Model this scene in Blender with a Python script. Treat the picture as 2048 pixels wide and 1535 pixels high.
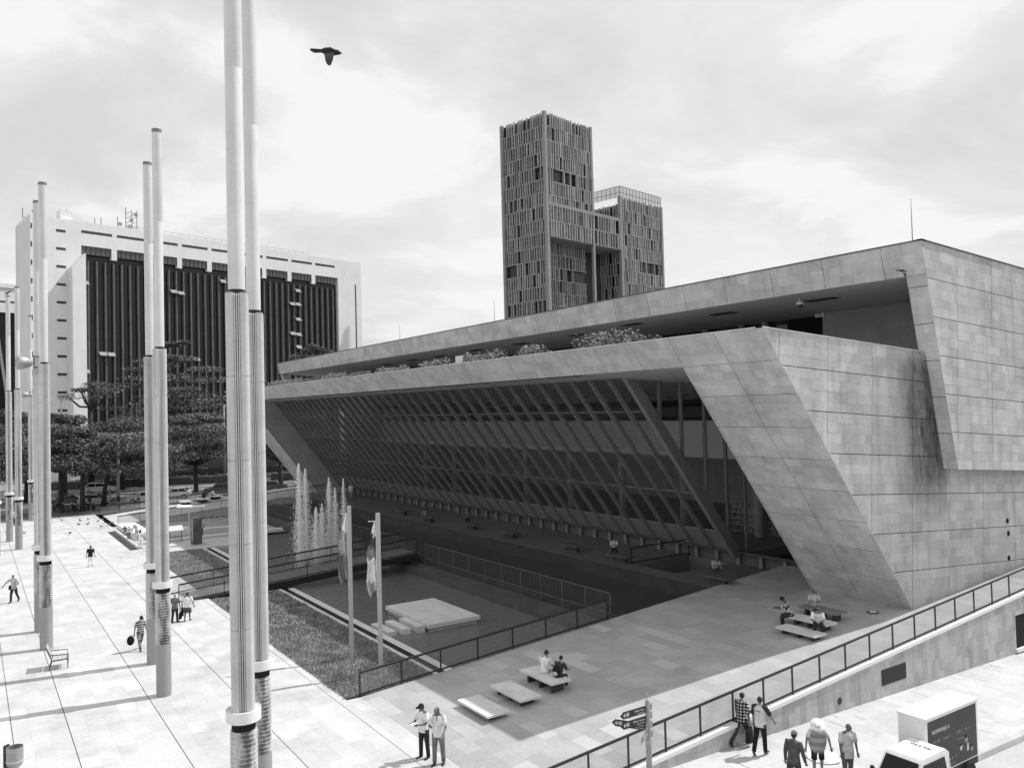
import bpy, math, random
from mathutils import Vector, Matrix
random.seed(7)
for o in list(bpy.data.objects): bpy.data.objects.remove(o)
S = bpy.context.scene
COL = S.collection
# ------------------------------------------------------------------ camera
YAW, PITCH, ROLL, FPX, CAMH = math.radians(33.443), math.radians(1.6906), math.radians(-1.4869), 1643.54, 11.2
CF = Vector((math.sin(YAW)*math.cos(PITCH), math.cos(YAW)*math.cos(PITCH), math.sin(PITCH)))
_r = Vector((math.cos(YAW), -math.sin(YAW), 0)); _u = _r.cross(CF)
CR = _r*math.cos(ROLL) + _u*math.sin(ROLL); CU = _u*math.cos(ROLL) - _r*math.sin(ROLL)
C0 = Vector((0, 0, CAMH))
cam = bpy.data.objects.new('camera', bpy.data.cameras.new('camera')); COL.objects.link(cam)
cam.matrix_world = Matrix(((CR.x, CU.x, -CF.x, 0), (CR.y, CU.y, -CF.y, 0), (CR.z, CU.z, -CF.z, CAMH), (0, 0, 0, 1)))
cam.data.sensor_width = 36; cam.data.sensor_fit = 'HORIZONTAL'; cam.data.lens = FPX/2048*36
cam.data.clip_end = 6000; cam.data.clip_start = .2
S.camera = cam
# ------------------------------------------------------------------ sky, sun, exposure
SUN_EL, SUN_AZ = math.radians(52.2), math.radians(-9.5)
SUNV = Vector((math.cos(SUN_EL)*math.cos(SUN_AZ), math.cos(SUN_EL)*math.sin(SUN_AZ), math.sin(SUN_EL)))
W = bpy.data.worlds.new('World'); S.world = W; W.use_nodes = True
nt = W.node_tree; nt.nodes.clear()
def N(t, **k):
    n = nt.nodes.new(t)
    for a, b in k.items(): setattr(n, a, b)
    return n
L = lambda a, b: nt.links.new(a, b)
sky = N('ShaderNodeTexSky', sky_type='NISHITA', sun_disc=False, sun_elevation=SUN_EL, sun_rotation=math.pi/2-SUN_AZ, dust_density=2.0)
bw = N('ShaderNodeRGBToBW'); L(sky.outputs[0], bw.inputs[0])
mul = N('ShaderNodeMath', operation='MULTIPLY'); mul.inputs[1].default_value = 1.0; L(bw.outputs[0], mul.inputs[0])
SKYW, SKYC = (4.4, 4.3, 0), (6.2, 2.1, 0)
tc = N('ShaderNodeTexCoord'); sep = N('ShaderNodeSeparateXYZ'); L(tc.outputs['Generated'], sep.inputs[0])
zz = N('ShaderNodeMath', operation='MAXIMUM'); zz.inputs[1].default_value = 0.0; L(sep.outputs[2], zz.inputs[0])
za = N('ShaderNodeMath', operation='ADD'); za.inputs[1].default_value = .22; L(zz.outputs[0], za.inputs[0])
dx = N('ShaderNodeMath', operation='DIVIDE'); L(sep.outputs[0], dx.inputs[0]); L(za.outputs[0], dx.inputs[1])
dy = N('ShaderNodeMath', operation='DIVIDE'); L(sep.outputs[1], dy.inputs[0]); L(za.outputs[0], dy.inputs[1])
cmb = N('ShaderNodeCombineXYZ'); L(dx.outputs[0], cmb.inputs[0]); L(dy.outputs[0], cmb.inputs[1])
def noise(sc, det, rough, dist, loc):
    m_ = N('ShaderNodeMapping'); m_.inputs['Location'].default_value = loc; L(cmb.outputs[0], m_.inputs[0])
    q = N('ShaderNodeTexNoise'); q.inputs['Scale'].default_value = sc; q.inputs['Detail'].default_value = det; q.inputs['Roughness'].default_value = rough; q.inputs['Distortion'].default_value = dist
    L(m_.outputs[0], q.inputs['Vector']); return q.outputs[0]
def rng(src, a, b_, c, d, smooth=True):
    q = N('ShaderNodeMapRange', interpolation_type='SMOOTHSTEP' if smooth else 'LINEAR'); L(src, q.inputs[0])
    for i_, v_ in enumerate((a, b_, c, d)): q.inputs[1+i_].default_value = v_
    return q.outputs[0]
def mathn(op, a, b_):
    q = N('ShaderNodeMath', operation=op)
    for i_, v_ in enumerate((a, b_)):
        if isinstance(v_, float): q.inputs[i_].default_value = v_
        else: L(v_, q.inputs[i_])
    return q.outputs[0]
# bright overcast: grey washes, white cumulus in front of them; the Nishita sky shows through the thin parts
wash = rng(noise(.75, 9, .56, .8, SKYW), .40, .61, 14.8, 11.5)
cumu = rng(noise(1.7, 12, .55, .3, SKYC), .48, .59, 0.0, 1.0)
edge = rng(noise(1.7, 12, .55, .3, SKYC), .40, .50, 0.0, 1.0)
thin = rng(noise(2.4, 9, .62, .6, (5, 2, 1)), .35, .75, .0, .45)
base = N('ShaderNodeMix'); base.data_type = 'FLOAT'; L(thin, base.inputs[0]); L(wash, base.inputs[2]); L(mathn('MAXIMUM', mul.outputs[0], 11.4), base.inputs[3])
shd = N('ShaderNodeMix'); shd.data_type = 'FLOAT'; L(mathn('MULTIPLY', edge, .55), shd.inputs[0]); L(base.outputs[0], shd.inputs[2]); shd.inputs[3].default_value = 13.7
mx = N('ShaderNodeMix'); mx.data_type = 'FLOAT'; L(cumu, mx.inputs[0]); L(shd.outputs[0], mx.inputs[2]); mx.inputs[3].default_value = 15.2
bg = N('ShaderNodeBackground'); L(mx.outputs[0], bg.inputs[0]); bg.inputs[1].default_value = .058
out = N('ShaderNodeOutputWorld'); L(bg.outputs[0], out.inputs[0])
sl = bpy.data.lights.new('sun', 'SUN'); sl.energy = 3.9; sl.angle = math.radians(.53); sl.color = (1, 1, 1)
so = bpy.data.objects.new('sun', sl); COL.objects.link(so)
so.rotation_euler = (-SUNV).to_track_quat('-Z', 'Y').to_euler(); so.location = (0, 0, 200)
S.view_settings.view_transform = 'Standard'; S.view_settings.look = 'None'
S.view_settings.exposure = 0.08; S.view_settings.gamma = 1; S.view_settings.use_curve_mapping = False
# ------------------------------------------------------------------ helpers: pixel of the 2048 px photo -> point on a world plane
def ray(x, y): return CF + CR*((x-1024)/FPX) + CU*((767.5-y)/FPX)
def at(x, y, z=0.0):
    d = ray(x, y); return C0 + d*((z-CAMH)/d.z)
def atY(x, y, Y):
    d = ray(x, y); return C0 + d*(Y/d.y)
def atX(x, y, X):
    d = ray(x, y); return C0 + d*(X/d.x)
def atP(x, y, p, n):
    d = ray(x, y); return C0 + d*((Vector(p)-C0).dot(Vector(n))/d.dot(Vector(n)))
def pj(p):
    d = Vector(p)-C0; k = d.dot(CF)
    if k < .1: return None
    return (1024+FPX*d.dot(CR)/k, 767.5-FPX*d.dot(CU)/k)
def rampz(X): return max(0, .076*(X-12.8)) if X < 32.5 else 1.5
def RZ(X): return .076*(X-12.8)
def pavez(X): return -.05-.022*(X-19)
# ------------------------------------------------------------------ materials (the photograph is black and white: all greys)
MATS = {}
def gray(name, v, rough=.8, var=.12, scale=1.0, bump=0., bscale=30., rnd=0., tone=0., stain=0., spec=.3, metal=0., streak=0., sscale=1.3, soot_shade=0., weather=0.):
    if name in MATS: return MATS[name]
    m = bpy.data.materials.new(name); m.use_nodes = True; MATS[name] = m
    t = m.node_tree; b = t.nodes['Principled BSDF']
    b.inputs['Roughness'].default_value = rough; b.inputs['Metallic'].default_value = metal
    b.inputs['Specular IOR Level'].default_value = spec
    def n(k, **q):
        z = t.nodes.new(k)
        for a, c in q.items(): setattr(z, a, c)
        return z
    l = t.links.new
    geo = n('ShaderNodeNewGeometry')
    val = n('ShaderNodeValue'); val.outputs[0].default_value = v; cur = val.outputs[0]
    def times(cur, src, lo, hi, a=0., c=1.):
        mr = n('ShaderNodeMapRange'); mr.inputs[1].default_value = a; mr.inputs[2].default_value = c
        mr.inputs[3].default_value = lo; mr.inputs[4].default_value = hi; l(src, mr.inputs[0])
        q = n('ShaderNodeMath', operation='MULTIPLY'); l(cur, q.inputs[0]); l(mr.outputs[0], q.inputs[1]); return q.outputs[0]
    if var:
        x = n('ShaderNodeTexNoise'); x.inputs['Scale'].default_value = scale; x.inputs['Detail'].default_value = 6; x.inputs['Roughness'].default_value = .62
        l(geo.outputs['Position'], x.inputs['Vector']); cur = times(cur, x.outputs[0], 1-var, 1+var, .3, .7)
        x = n('ShaderNodeTexNoise'); x.inputs['Scale'].default_value = scale*14; x.inputs['Detail'].default_value = 3
        l(geo.outputs['Position'], x.inputs['Vector']); cur = times(cur, x.outputs[0], 1-var*.5, 1+var*.5, .3, .7)
    if stain:
        x = n('ShaderNodeTexNoise'); x.inputs['Scale'].default_value = .33; x.inputs['Detail'].default_value = 7; x.inputs['Roughness'].default_value = .65
        l(geo.outputs['Position'], x.inputs['Vector']); cur = times(cur, x.outputs[0], 1, 1-stain, .5, .72)
    if streak:
        mpn = n('ShaderNodeMapping'); mpn.inputs['Scale'].default_value = (1.6, 1.6, .12); l(geo.outputs['Position'], mpn.inputs[0])
        x = n('ShaderNodeTexNoise'); x.inputs['Scale'].default_value = sscale; x.inputs['Detail'].default_value = 6; x.inputs['Roughness'].default_value = .7
        l(mpn.outputs[0], x.inputs['Vector']); cur = times(cur, x.outputs[0], 1, 1-streak, .5, .75)
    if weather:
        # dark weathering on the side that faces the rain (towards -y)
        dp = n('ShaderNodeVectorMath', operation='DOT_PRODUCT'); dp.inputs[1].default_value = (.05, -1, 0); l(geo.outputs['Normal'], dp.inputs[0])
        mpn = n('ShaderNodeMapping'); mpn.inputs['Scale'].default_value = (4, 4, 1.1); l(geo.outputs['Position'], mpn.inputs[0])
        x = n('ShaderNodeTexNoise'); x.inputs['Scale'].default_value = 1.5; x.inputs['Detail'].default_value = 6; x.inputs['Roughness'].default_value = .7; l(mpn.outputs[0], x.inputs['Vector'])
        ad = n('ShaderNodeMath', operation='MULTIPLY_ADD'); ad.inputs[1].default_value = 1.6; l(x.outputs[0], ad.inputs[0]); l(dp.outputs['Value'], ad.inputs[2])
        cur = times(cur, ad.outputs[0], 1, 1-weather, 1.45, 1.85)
    if soot_shade:
        # sooty runs and the overhanging block's shade, both painted on the end wall
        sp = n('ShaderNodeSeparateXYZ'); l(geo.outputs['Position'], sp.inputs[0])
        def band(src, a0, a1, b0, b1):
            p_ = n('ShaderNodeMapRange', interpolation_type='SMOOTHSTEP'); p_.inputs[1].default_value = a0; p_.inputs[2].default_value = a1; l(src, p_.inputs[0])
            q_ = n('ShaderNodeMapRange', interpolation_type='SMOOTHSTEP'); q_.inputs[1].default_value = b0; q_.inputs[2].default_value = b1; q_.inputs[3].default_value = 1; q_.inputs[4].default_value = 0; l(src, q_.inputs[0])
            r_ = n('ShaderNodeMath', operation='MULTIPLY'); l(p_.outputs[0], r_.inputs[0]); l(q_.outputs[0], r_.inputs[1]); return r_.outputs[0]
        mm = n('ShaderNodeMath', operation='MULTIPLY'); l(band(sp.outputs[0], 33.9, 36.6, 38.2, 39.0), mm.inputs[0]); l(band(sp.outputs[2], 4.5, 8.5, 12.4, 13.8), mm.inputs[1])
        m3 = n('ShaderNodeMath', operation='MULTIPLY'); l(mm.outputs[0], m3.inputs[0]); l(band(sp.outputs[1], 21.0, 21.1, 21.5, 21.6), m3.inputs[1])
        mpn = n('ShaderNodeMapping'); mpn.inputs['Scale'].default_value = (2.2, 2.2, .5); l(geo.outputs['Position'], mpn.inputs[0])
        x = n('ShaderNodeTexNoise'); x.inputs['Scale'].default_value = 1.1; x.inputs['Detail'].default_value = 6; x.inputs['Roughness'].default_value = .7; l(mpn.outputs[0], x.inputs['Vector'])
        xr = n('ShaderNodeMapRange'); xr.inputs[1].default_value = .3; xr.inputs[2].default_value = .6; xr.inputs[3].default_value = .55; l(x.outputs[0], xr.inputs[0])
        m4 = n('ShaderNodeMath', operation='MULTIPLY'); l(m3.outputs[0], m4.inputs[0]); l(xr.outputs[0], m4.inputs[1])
        cur = times(cur, m4.outputs[0], 1, 1-soot_shade)
    if rnd:
        oi = n('ShaderNodeObjectInfo'); cur = times(cur, oi.outputs['Random'], 1-rnd, 1+rnd)
    if tone:
        at_ = n('ShaderNodeAttribute', attribute_name='tone'); cur = times(cur, at_.outputs['Fac'], 1-tone, 1+tone)
    l(cur, b.inputs['Base Color'])
    if bump:
        x = n('ShaderNodeTexNoise'); x.inputs['Scale'].default_value = bscale; x.inputs['Detail'].default_value = 5
        l(geo.outputs['Position'], x.inputs['Vector'])
        bp = n('ShaderNodeBump'); bp.inputs['Strength'].default_value = bump; bp.inputs['Distance'].default_value = .02
        l(x.outputs[0], bp.inputs['Height']); l(bp.outputs[0], b.inputs['Normal'])
    return m
def glass(name, tint=.75, ior=1.5, rough=.01, dirt=.03, refl=1.0, bump=0.):
    if name in MATS: return MATS[name]
    m = bpy.data.materials.new(name); m.use_nodes = True; MATS[name] = m
    t = m.node_tree; t.nodes.clear(); n = t.nodes.new; l = t.links.new
    o = n('ShaderNodeOutputMaterial'); mixn = n('ShaderNodeMixShader')
    g = n('ShaderNodeNewGeometry'); dt = n('ShaderNodeVectorMath'); dt.operation = 'DOT_PRODUCT'; l(g.outputs['Normal'], dt.inputs[0]); l(g.outputs['Incoming'], dt.inputs[1])
    def mt(op, a, b=None):
        q = n('ShaderNodeMath'); q.operation = op
        for i, v in enumerate((a, b)):
            if v is None: continue
            if isinstance(v, (int, float)): q.inputs[i].default_value = v
            else: l(v, q.inputs[i])
        return q.outputs[0]
    f0 = ((ior-1)/(ior+1))**2
    fr = mt('MULTIPLY', mt('ADD', mt('MULTIPLY', mt('POWER', mt('SUBTRACT', 1.0, mt('ABSOLUTE', dt.outputs['Value'])), 5.0), 1-f0), f0), refl)
    tr = n('ShaderNodeBsdfTransparent'); tr.inputs[0].default_value = (tint, tint, tint, 1)
    gl = n('ShaderNodeBsdfGlossy'); gl.inputs['Roughness'].default_value = rough
    if bump:
        nz = n('ShaderNodeTexNoise'); nz.inputs['Scale'].default_value = .9; l(g.outputs['Position'], nz.inputs['Vector'])
        bp = n('ShaderNodeBump'); bp.inputs['Strength'].default_value = bump; bp.inputs['Distance'].default_value = .1; l(nz.outputs[0], bp.inputs['Height']); l(bp.outputs[0], gl.inputs['Normal'])
    df = n('ShaderNodeBsdfDiffuse'); df.inputs[0].default_value = (.5, .5, .5, 1); m2 = n('ShaderNodeMixShader'); m2.inputs[0].default_value = dirt
    l(fr, mixn.inputs[0]); l(tr.outputs[0], mixn.inputs[1]); l(gl.outputs[0], mixn.inputs[2])
    l(mixn.outputs[0], m2.inputs[1]); l(df.outputs[0], m2.inputs[2]); l(m2.outputs[0], o.inputs[0])
    return m
def pattern(name, kind, a, b, sc):
    if name in MATS: return MATS[name]
    m = bpy.data.materials.new(name); m.use_nodes = True; MATS[name] = m
    t = m.node_tree; n = t.nodes.new; l = t.links.new; p = t.nodes['Principled BSDF']; p.inputs['Roughness'].default_value = .9
    tcn = n('ShaderNodeTexCoord'); src = tcn.outputs['Object']
    def wave(axis):
        w = n('ShaderNodeTexWave'); w.bands_direction = axis; w.inputs['Scale'].default_value = sc; w.inputs['Distortion'].default_value = .6; l(src, w.inputs[0]); return w.outputs['Fac']
    if kind == 'stripe': f = wave('Z')
    elif kind == 'plaid':
        q = n('ShaderNodeMath'); q.operation = 'MULTIPLY'; l(wave('Z'), q.inputs[0]); l(wave('X'), q.inputs[1]); f = q.outputs[0]
    else:
        z = n('ShaderNodeTexNoise'); z.inputs['Scale'].default_value = sc; z.inputs['Detail'].default_value = 1; l(src, z.inputs[0]); f = z.outputs[0]
    cr = n('ShaderNodeValToRGB'); cr.color_ramp.elements[0].position = .42; cr.color_ramp.elements[1].position = .56
    cr.color_ramp.elements[0].color = (a, a, a, 1); cr.color_ramp.elements[1].color = (b, b, b, 1)
    l(f, cr.inputs[0]); l(cr.outputs[0], p.inputs['Base Color']); return m
def cloth(v):
    return gray('cloth_%02d' % int(v*100), v, .95, .28, 7, .9, 13, spec=.1)
# ------------------------------------------------------------------ mesh building
class MB:
    def __init__(s): s.v = []; s.f = []; s.t = []; s.mi = []; s.cm = 0
    def face(s, pts, tone=.5):
        i = len(s.v); s.v += [tuple(p) for p in pts]; s.f.append(tuple(range(i, i+len(pts)))); s.t.append(tone); s.mi.append(s.cm)
    def add(s, vs, fs, tone=.5):
        i = len(s.v); s.v += [tuple(p) for p in vs]
        for f in fs: s.f.append(tuple(i+k for k in f)); s.t.append(tone); s.mi.append(s.cm)
    def box(s, a, b, tone=.5):
        (x0, y0, z0), (x1, y1, z1) = a, b
        s.add([(x0,y0,z0),(x1,y0,z0),(x1,y1,z0),(x0,y1,z0),(x0,y0,z1),(x1,y0,z1),(x1,y1,z1),(x0,y1,z1)],
              [(0,3,2,1),(4,5,6,7),(0,1,5,4),(1,2,6,5),(2,3,7,6),(3,0,4,7)], tone)
    def obox(s, o, U, V, Wd, tone=.5):
        o, U, V, Wd = map(Vector, (o, U, V, Wd))
        s.add([o, o+U, o+U+V, o+V, o+Wd, o+U+Wd, o+U+V+Wd, o+V+Wd],
              [(0,3,2,1),(4,5,6,7),(0,1,5,4),(1,2,6,5),(2,3,7,6),(3,0,4,7)], tone)
    def prism(s, poly, vec, tone=.5):
        vec = Vector(vec); p = [Vector(q) for q in poly]; k = len(p)
        fs = [tuple(range(k-1, -1, -1)), tuple(range(k, 2*k))] + [(i, (i+1) % k, k+(i+1) % k, k+i) for i in range(k)]
        s.add(p+[q+vec for q in p], fs, tone)
    def bar(s, a, b, w, h=None, up=(0,0,1), tone=.5):
        a, b = Vector(a), Vector(b); h = h or w; d = (b-a).normalized(); u = Vector(up)
        if abs(d.dot(u)) > .95: u = Vector((1,0,0))
        r = d.cross(u).normalized(); u = r.cross(d)
        s.obox(a-r*w/2-u*h/2, r*w, b-a, u*h, tone)
    def tube(s, pts, rad, n=8, cap=True, tone=.5, sq=1.0):
        pts = [Vector(p) for p in pts]; k = len(pts)
        if not hasattr(rad, '__len__'): rad = [rad]*k
        base = len(s.v); prev = None
        for i, p in enumerate(pts):
            d = (pts[min(i+1, k-1)]-pts[max(i-1, 0)]).normalized()
            if prev is None:
                u = Vector((0,0,1)) if abs(d.z) < .9 else Vector((0,1,0))
            else: u = prev
            u = (u-d*u.dot(d)).normalized(); r = d.cross(u); prev = u
            for j in range(n):
                a = 2*math.pi*j/n; s.v.append(tuple(p+u*math.cos(a)*rad[i]*sq+r*math.sin(a)*rad[i]))
        for i in range(k-1):
            for j in range(n):
                j2 = (j+1) % n
                s.f.append((base+i*n+j, base+(i+1)*n+j, base+(i+1)*n+j2, base+i*n+j2)); s.t.append(tone); s.mi.append(s.cm)
        if cap:
            s.f.append(tuple(base+j for j in range(n))); s.t.append(tone); s.mi.append(s.cm)
            s.f.append(tuple(base+(k-1)*n+j for j in range(n-1, -1, -1))); s.t.append(tone); s.mi.append(s.cm)
    def rings(s, rs, n=12, cap=True, tone=.5):
        # rs: (centre, right vector, forward vector)
        base = len(s.v)
        for c, a, b in rs:
            c, a, b = Vector(c), Vector(a), Vector(b)
            for j in range(n):
                t = 2*math.pi*j/n; s.v.append(tuple(c+a*math.cos(t)+b*math.sin(t)))
        for i in range(len(rs)-1):
            for j in range(n):
                j2 = (j+1) % n
                s.f.append((base+i*n+j, base+i*n+j2, base+(i+1)*n+j2, base+(i+1)*n+j)); s.t.append(tone); s.mi.append(s.cm)
        if cap:
            s.f.append(tuple(base+j for j in range(n-1, -1, -1))); s.t.append(tone); s.mi.append(s.cm)
            e = base+(len(rs)-1)*n; s.f.append(tuple(e+j for j in range(n))); s.t.append(tone); s.mi.append(s.cm)
    def lathe(s, prof, c=(0,0,0), n=16, tone=.5, cap=True):
        c = Vector(c); s.rings([(c+Vector((0,0,z)), (r,0,0), (0,r,0)) for r, z in prof], n, cap, tone)
    def ball(s, c, r, n=8, m=6, tone=.5):
        c = Vector(c); rx, ry, rz = r if hasattr(r, '__len__') else (r, r, r)
        s.rings([(c+Vector((0,0,-rz*math.cos(math.pi*i/m))), (max(1e-4, rx*math.sin(math.pi*i/m)),0,0), (0,max(1e-4, ry*math.sin(math.pi*i/m)),0)) for i in range(m+1)], n, False, tone)
    def mesh(s, name, mat=None, smooth=False, tones=False):
        me = bpy.data.meshes.new(name); me.from_pydata(s.v, [], s.f)
        mats = mat if isinstance(mat, (list, tuple)) else [mat]
        for m in mats:
            if m: me.materials.append(m)
        if len(mats) > 1: me.polygons.foreach_set('material_index', s.mi)
        if smooth: me.polygons.foreach_set('use_smooth', [True]*len(me.polygons))
        if tones:
            a = me.attributes.new('tone', 'FLOAT', 'FACE'); a.data.foreach_set('value', s.t)
        me.update(); return me
    def build(s, name, mat, parent=None, smooth=False, tones=False, auto=None):
        me = s.mesh(name, mat, smooth, tones)
        if auto:
            me.polygons.foreach_set('use_smooth', [True]*len(me.polygons)); me.set_sharp_from_angle(angle=math.radians(auto))
        return link(name, me, parent)
def link(name, data, parent=None, mw=None):
    o = bpy.data.objects.new(name, data); COL.objects.link(o)
    if parent: o.parent = parent
    if mw is not None: o.matrix_local = mw
    return o
def tag(o, label=None, cat=None, group=None, kind=None):
    if label: o['label'] = label
    if cat: o['category'] = cat
    if group: o['group'] = group
    if kind: o['kind'] = kind
    return o
def thing(name, label, cat, loc=(0,0,0), rz=0, group=None):
    o = bpy.data.objects.new(name, None); COL.objects.link(o); o.empty_display_size = .2
    o.location = loc; o.rotation_euler = (0,0,rz); return tag(o, label, cat, group)
KIDS = {}
def copy_tree(o, parent=None):
    c = o.copy(); COL.objects.link(c)
    if parent: c.parent = parent
    for ch in list(o.children): copy_tree(ch, c)
    return c
def struct(o): return tag(o, kind='structure')
# convex clipping of a 2-D polygon by a rectangle
def clip(poly, u0, u1, v0, v1):
    def cut(p, ax, lim, keep_greater):
        o = []
        for i in range(len(p)):
            a, b = p[i], p[(i+1) % len(p)]
            ia = (a[ax] >= lim) if keep_greater else (a[ax] <= lim); ib = (b[ax] >= lim) if keep_greater else (b[ax] <= lim)
            if ia: o.append(a)
            if ia != ib:
                t = (lim-a[ax])/(b[ax]-a[ax]); o.append((a[0]+t*(b[0]-a[0]), a[1]+t*(b[1]-a[1])))
        return o
    for ax, lim, g in ((0,u0,True),(0,u1,False),(1,v0,True),(1,v1,False)):
        poly = cut(poly, ax, lim, g)
        if len(poly) < 3: return []
    return poly
def parea(p): return abs(sum(p[i][0]*p[(i+1) % len(p)][1]-p[(i+1) % len(p)][0]*p[i][1] for i in range(len(p)))/2)
def pix_area(pts):
    q = [pj(p) for p in pts]
    if any(k is None for k in q): return 0
    cx = sum(k[0] for k in q)/len(q); cy = sum(k[1] for k in q)/len(q)
    if not (-20 < cx < 2068 and -20 < cy < 1555): return 0
    return parea(q)
UNIT = {}
class Tiler:
    """lays rectangular stones over convex polygons; the 300 that show largest become objects, the others one joined part"""
    def __init__(s): s.items = []
    def lay(s, O, U, V, Nn, poly, rowh, lens, gap=.006, panel=None, pgap=.03, depth=.03, rough=.004, joint_u=None, offs=0, hole=None):
        O, U, V, Nn = Vector(O), Vector(U).normalized(), Vector(V).normalized(), Vector(Nn).normalized()
        vs = [p[1] for p in poly]; us = [p[0] for p in poly]
        v = math.floor(min(vs)/rowh)*rowh + offs; r = 0
        while v < max(vs):
            ri = round((v-offs)/rowh)
            g0 = pgap/2 if panel and ri % panel == 0 else gap/2
            g1 = pgap/2 if panel and (ri+1) % panel == 0 else gap/2
            u = min(us)-random.random()*max(lens)
            while u < max(us):
                u1 = u+random.choice(lens)
                if joint_u:
                    k = math.floor((u-.001)/joint_u)*joint_u + joint_u
                    if u1 > k-.15: u1 = k if k > u+.02 else u1
                a0, a1 = u+gap/2, u1-gap/2
                if joint_u and abs(u/joint_u-round(u/joint_u)) < .001: a0 = u+pgap/2
                if joint_u and abs(u1/joint_u-round(u1/joint_u)) < .001: a1 = u1-pgap/2
                if a1-a0 > .03:
                    c = clip(poly, a0, a1, v+g0, v+rowh-g1)
                    if hole and c:
                        mu = sum(p[0] for p in c)/len(c); mv = sum(p[1] for p in c)/len(c)
                        if hole(mu, mv): c = None
                    if c and parea(c) > .004:
                        d = depth+random.uniform(-rough, rough)
                        full = len(c) == 4 and abs(parea(c)-(a1-a0)*(rowh-g0-g1)) < 1e-6
                        p3 = [O+U*p[0]+V*p[1]+Nn*d for p in c]
                        s.items.append((pix_area(p3), p3, Nn*d, full, O+U*a0+V*(v+g0), U*(a1-a0), V*(rowh-g0-g1)))
                u = u1
            v += rowh
    def build(s, parent, name, mat_obj, mat_join, joined_name, limit=300, alt=None):
        s.items.sort(key=lambda i: -i[0])
        mb = MB()
        for k, (ar, p3, nd, full, o, uu, vv) in enumerate(s.items):
            q = random.random(); t = q if random.random() > .12 else random.choice((1.25, -.2))
            if k < limit and ar > 0:
                if full:
                    if 'b' not in UNIT:
                        b = MB(); b.box((0,0,0), (1,1,1)); UNIT['b'] = b
                    mo = alt if alt and random.random() < .06 else mat_obj; key = mo.name
                    if key not in UNIT: UNIT[key] = UNIT['b'].mesh(name, mo)
                    m = Matrix(((uu.x,vv.x,nd.x,o.x),(uu.y,vv.y,nd.y,o.y),(uu.z,vv.z,nd.z,o.z),(0,0,0,1)))
                    link(name, UNIT[key], parent, m)
                else:
                    b = MB(); b.prism([p-nd for p in p3], nd); b.build(name, mat_obj, parent)
            else: mb.prism([p-nd for p in p3], nd, t)
        if mb.f: tag(mb.build(joined_name, mat_join, parent, tones=True), kind='stuff')
# ================================================================== SETTING
M_pave = gray('paving', .50, .75, .10, .5, .15, 60, stain=.10)
M_slab = gray('paving_slab', .52, .75, .09, .5, .1, 60, rnd=.06, stain=.24)
M_slabj = gray('paving_slab_joined', .52, .75, .09, .5, .1, 60, tone=.06, stain=.24)
M_joint = gray('joint', .10, .9, .2, 3)
M_jointp = gray('joint_pale', .40, .9, .2, 3)
M_ramp = gray('ramp_slab', .39, .6, .10, .6, .12, 50, rnd=.09, stain=.15)
M_rampj = gray('ramp_slab_joined', .39, .6, .10, .6, .12, 50, tone=.09, stain=.15)
M_asph = gray('asphalt', .12, .9, .2, .4, .3, 80)
M_road = gray('road', .24, .85, .15, .3, .2, 60, stain=.3)
M_street = gray('street', .45, .85, .12, .3, .2, 60, stain=.15)
M_conc = gray('concrete', .42, .8, .18, .8, .25, 25, stain=.2)
M_white = gray('white_paint', .72, .6, .06, 1.0, .05, 30)
M_dark = gray('dark_steel', .028, .5, .2, 3)
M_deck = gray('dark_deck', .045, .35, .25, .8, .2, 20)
M_steel = gray('galvanised', .35, .45, .1, 2, metal=.4)
def sheet(name, pts, mat, kind='structure', parent=None):
    mb = MB(); mb.face(pts); o = mb.build(name, mat, parent)
    if kind: o['kind'] = kind
    return o
def rect(x0, y0, x1, y1, z): return [(x0,y0,z),(x1,y0,z),(x1,y1,z),(x0,y1,z)]
sheet('ground', rect(-2500,-900,2500,3500,-1.1), gray('far_ground', .10, .95, .3, .02))
# plaza
mb = MB()
mb.face(rect(-160,-60,-3,108,-.004)); mb.cm = 1
mb.face(rect(-3,-60,12.2,108,-.036)); mb.face(rect(12.2,-60,12.79,30.78,-.036)); mb.face(rect(12.79,-60,16,19.0,-.036))
plaza = struct(mb.build('plaza', [M_pave, M_jointp]))
T = Tiler()
T.lay((0,0,-.03), (0,1,0), (1,0,0), (0,0,1), [(15,-3),(108,-3),(108,12.2),(15,12.2)], .594, [.9,1.2], gap=.0018, panel=5, pgap=.03, rough=.002, offs=-.02)
T.lay((0,0,-.03), (0,1,0), (1,0,0), (0,0,1), [(15,12.205),(30.75,12.205),(30.75,12.79),(15,12.79)], .6, [.9,1.2], gap=.003, rough=.002)
T.lay((0,0,-.03), (0,1,0), (1,0,0), (0,0,1), [(15,12.8),(19.0,12.8),(19.0,16),(15,16)], .6, [.9,1.2], gap=.003, rough=.002)
T.build(plaza, 'paving_slab', M_slab, M_slabj, 'paving_slabs', alt=gray('paving_patch', .66, .7, .06, .8))
mb = MB()
for k in range(-1, 4): mb.box((-.02+2.97*k-.014,15,-.033), (-.02+2.97*k+.014,108,-.012))
mb.box((1.20,15,-.001), (1.225,108,.0025)); mb.build('expansion_joint', gray('joint_dark', .06, .9, .2, 3), plaza)
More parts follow.
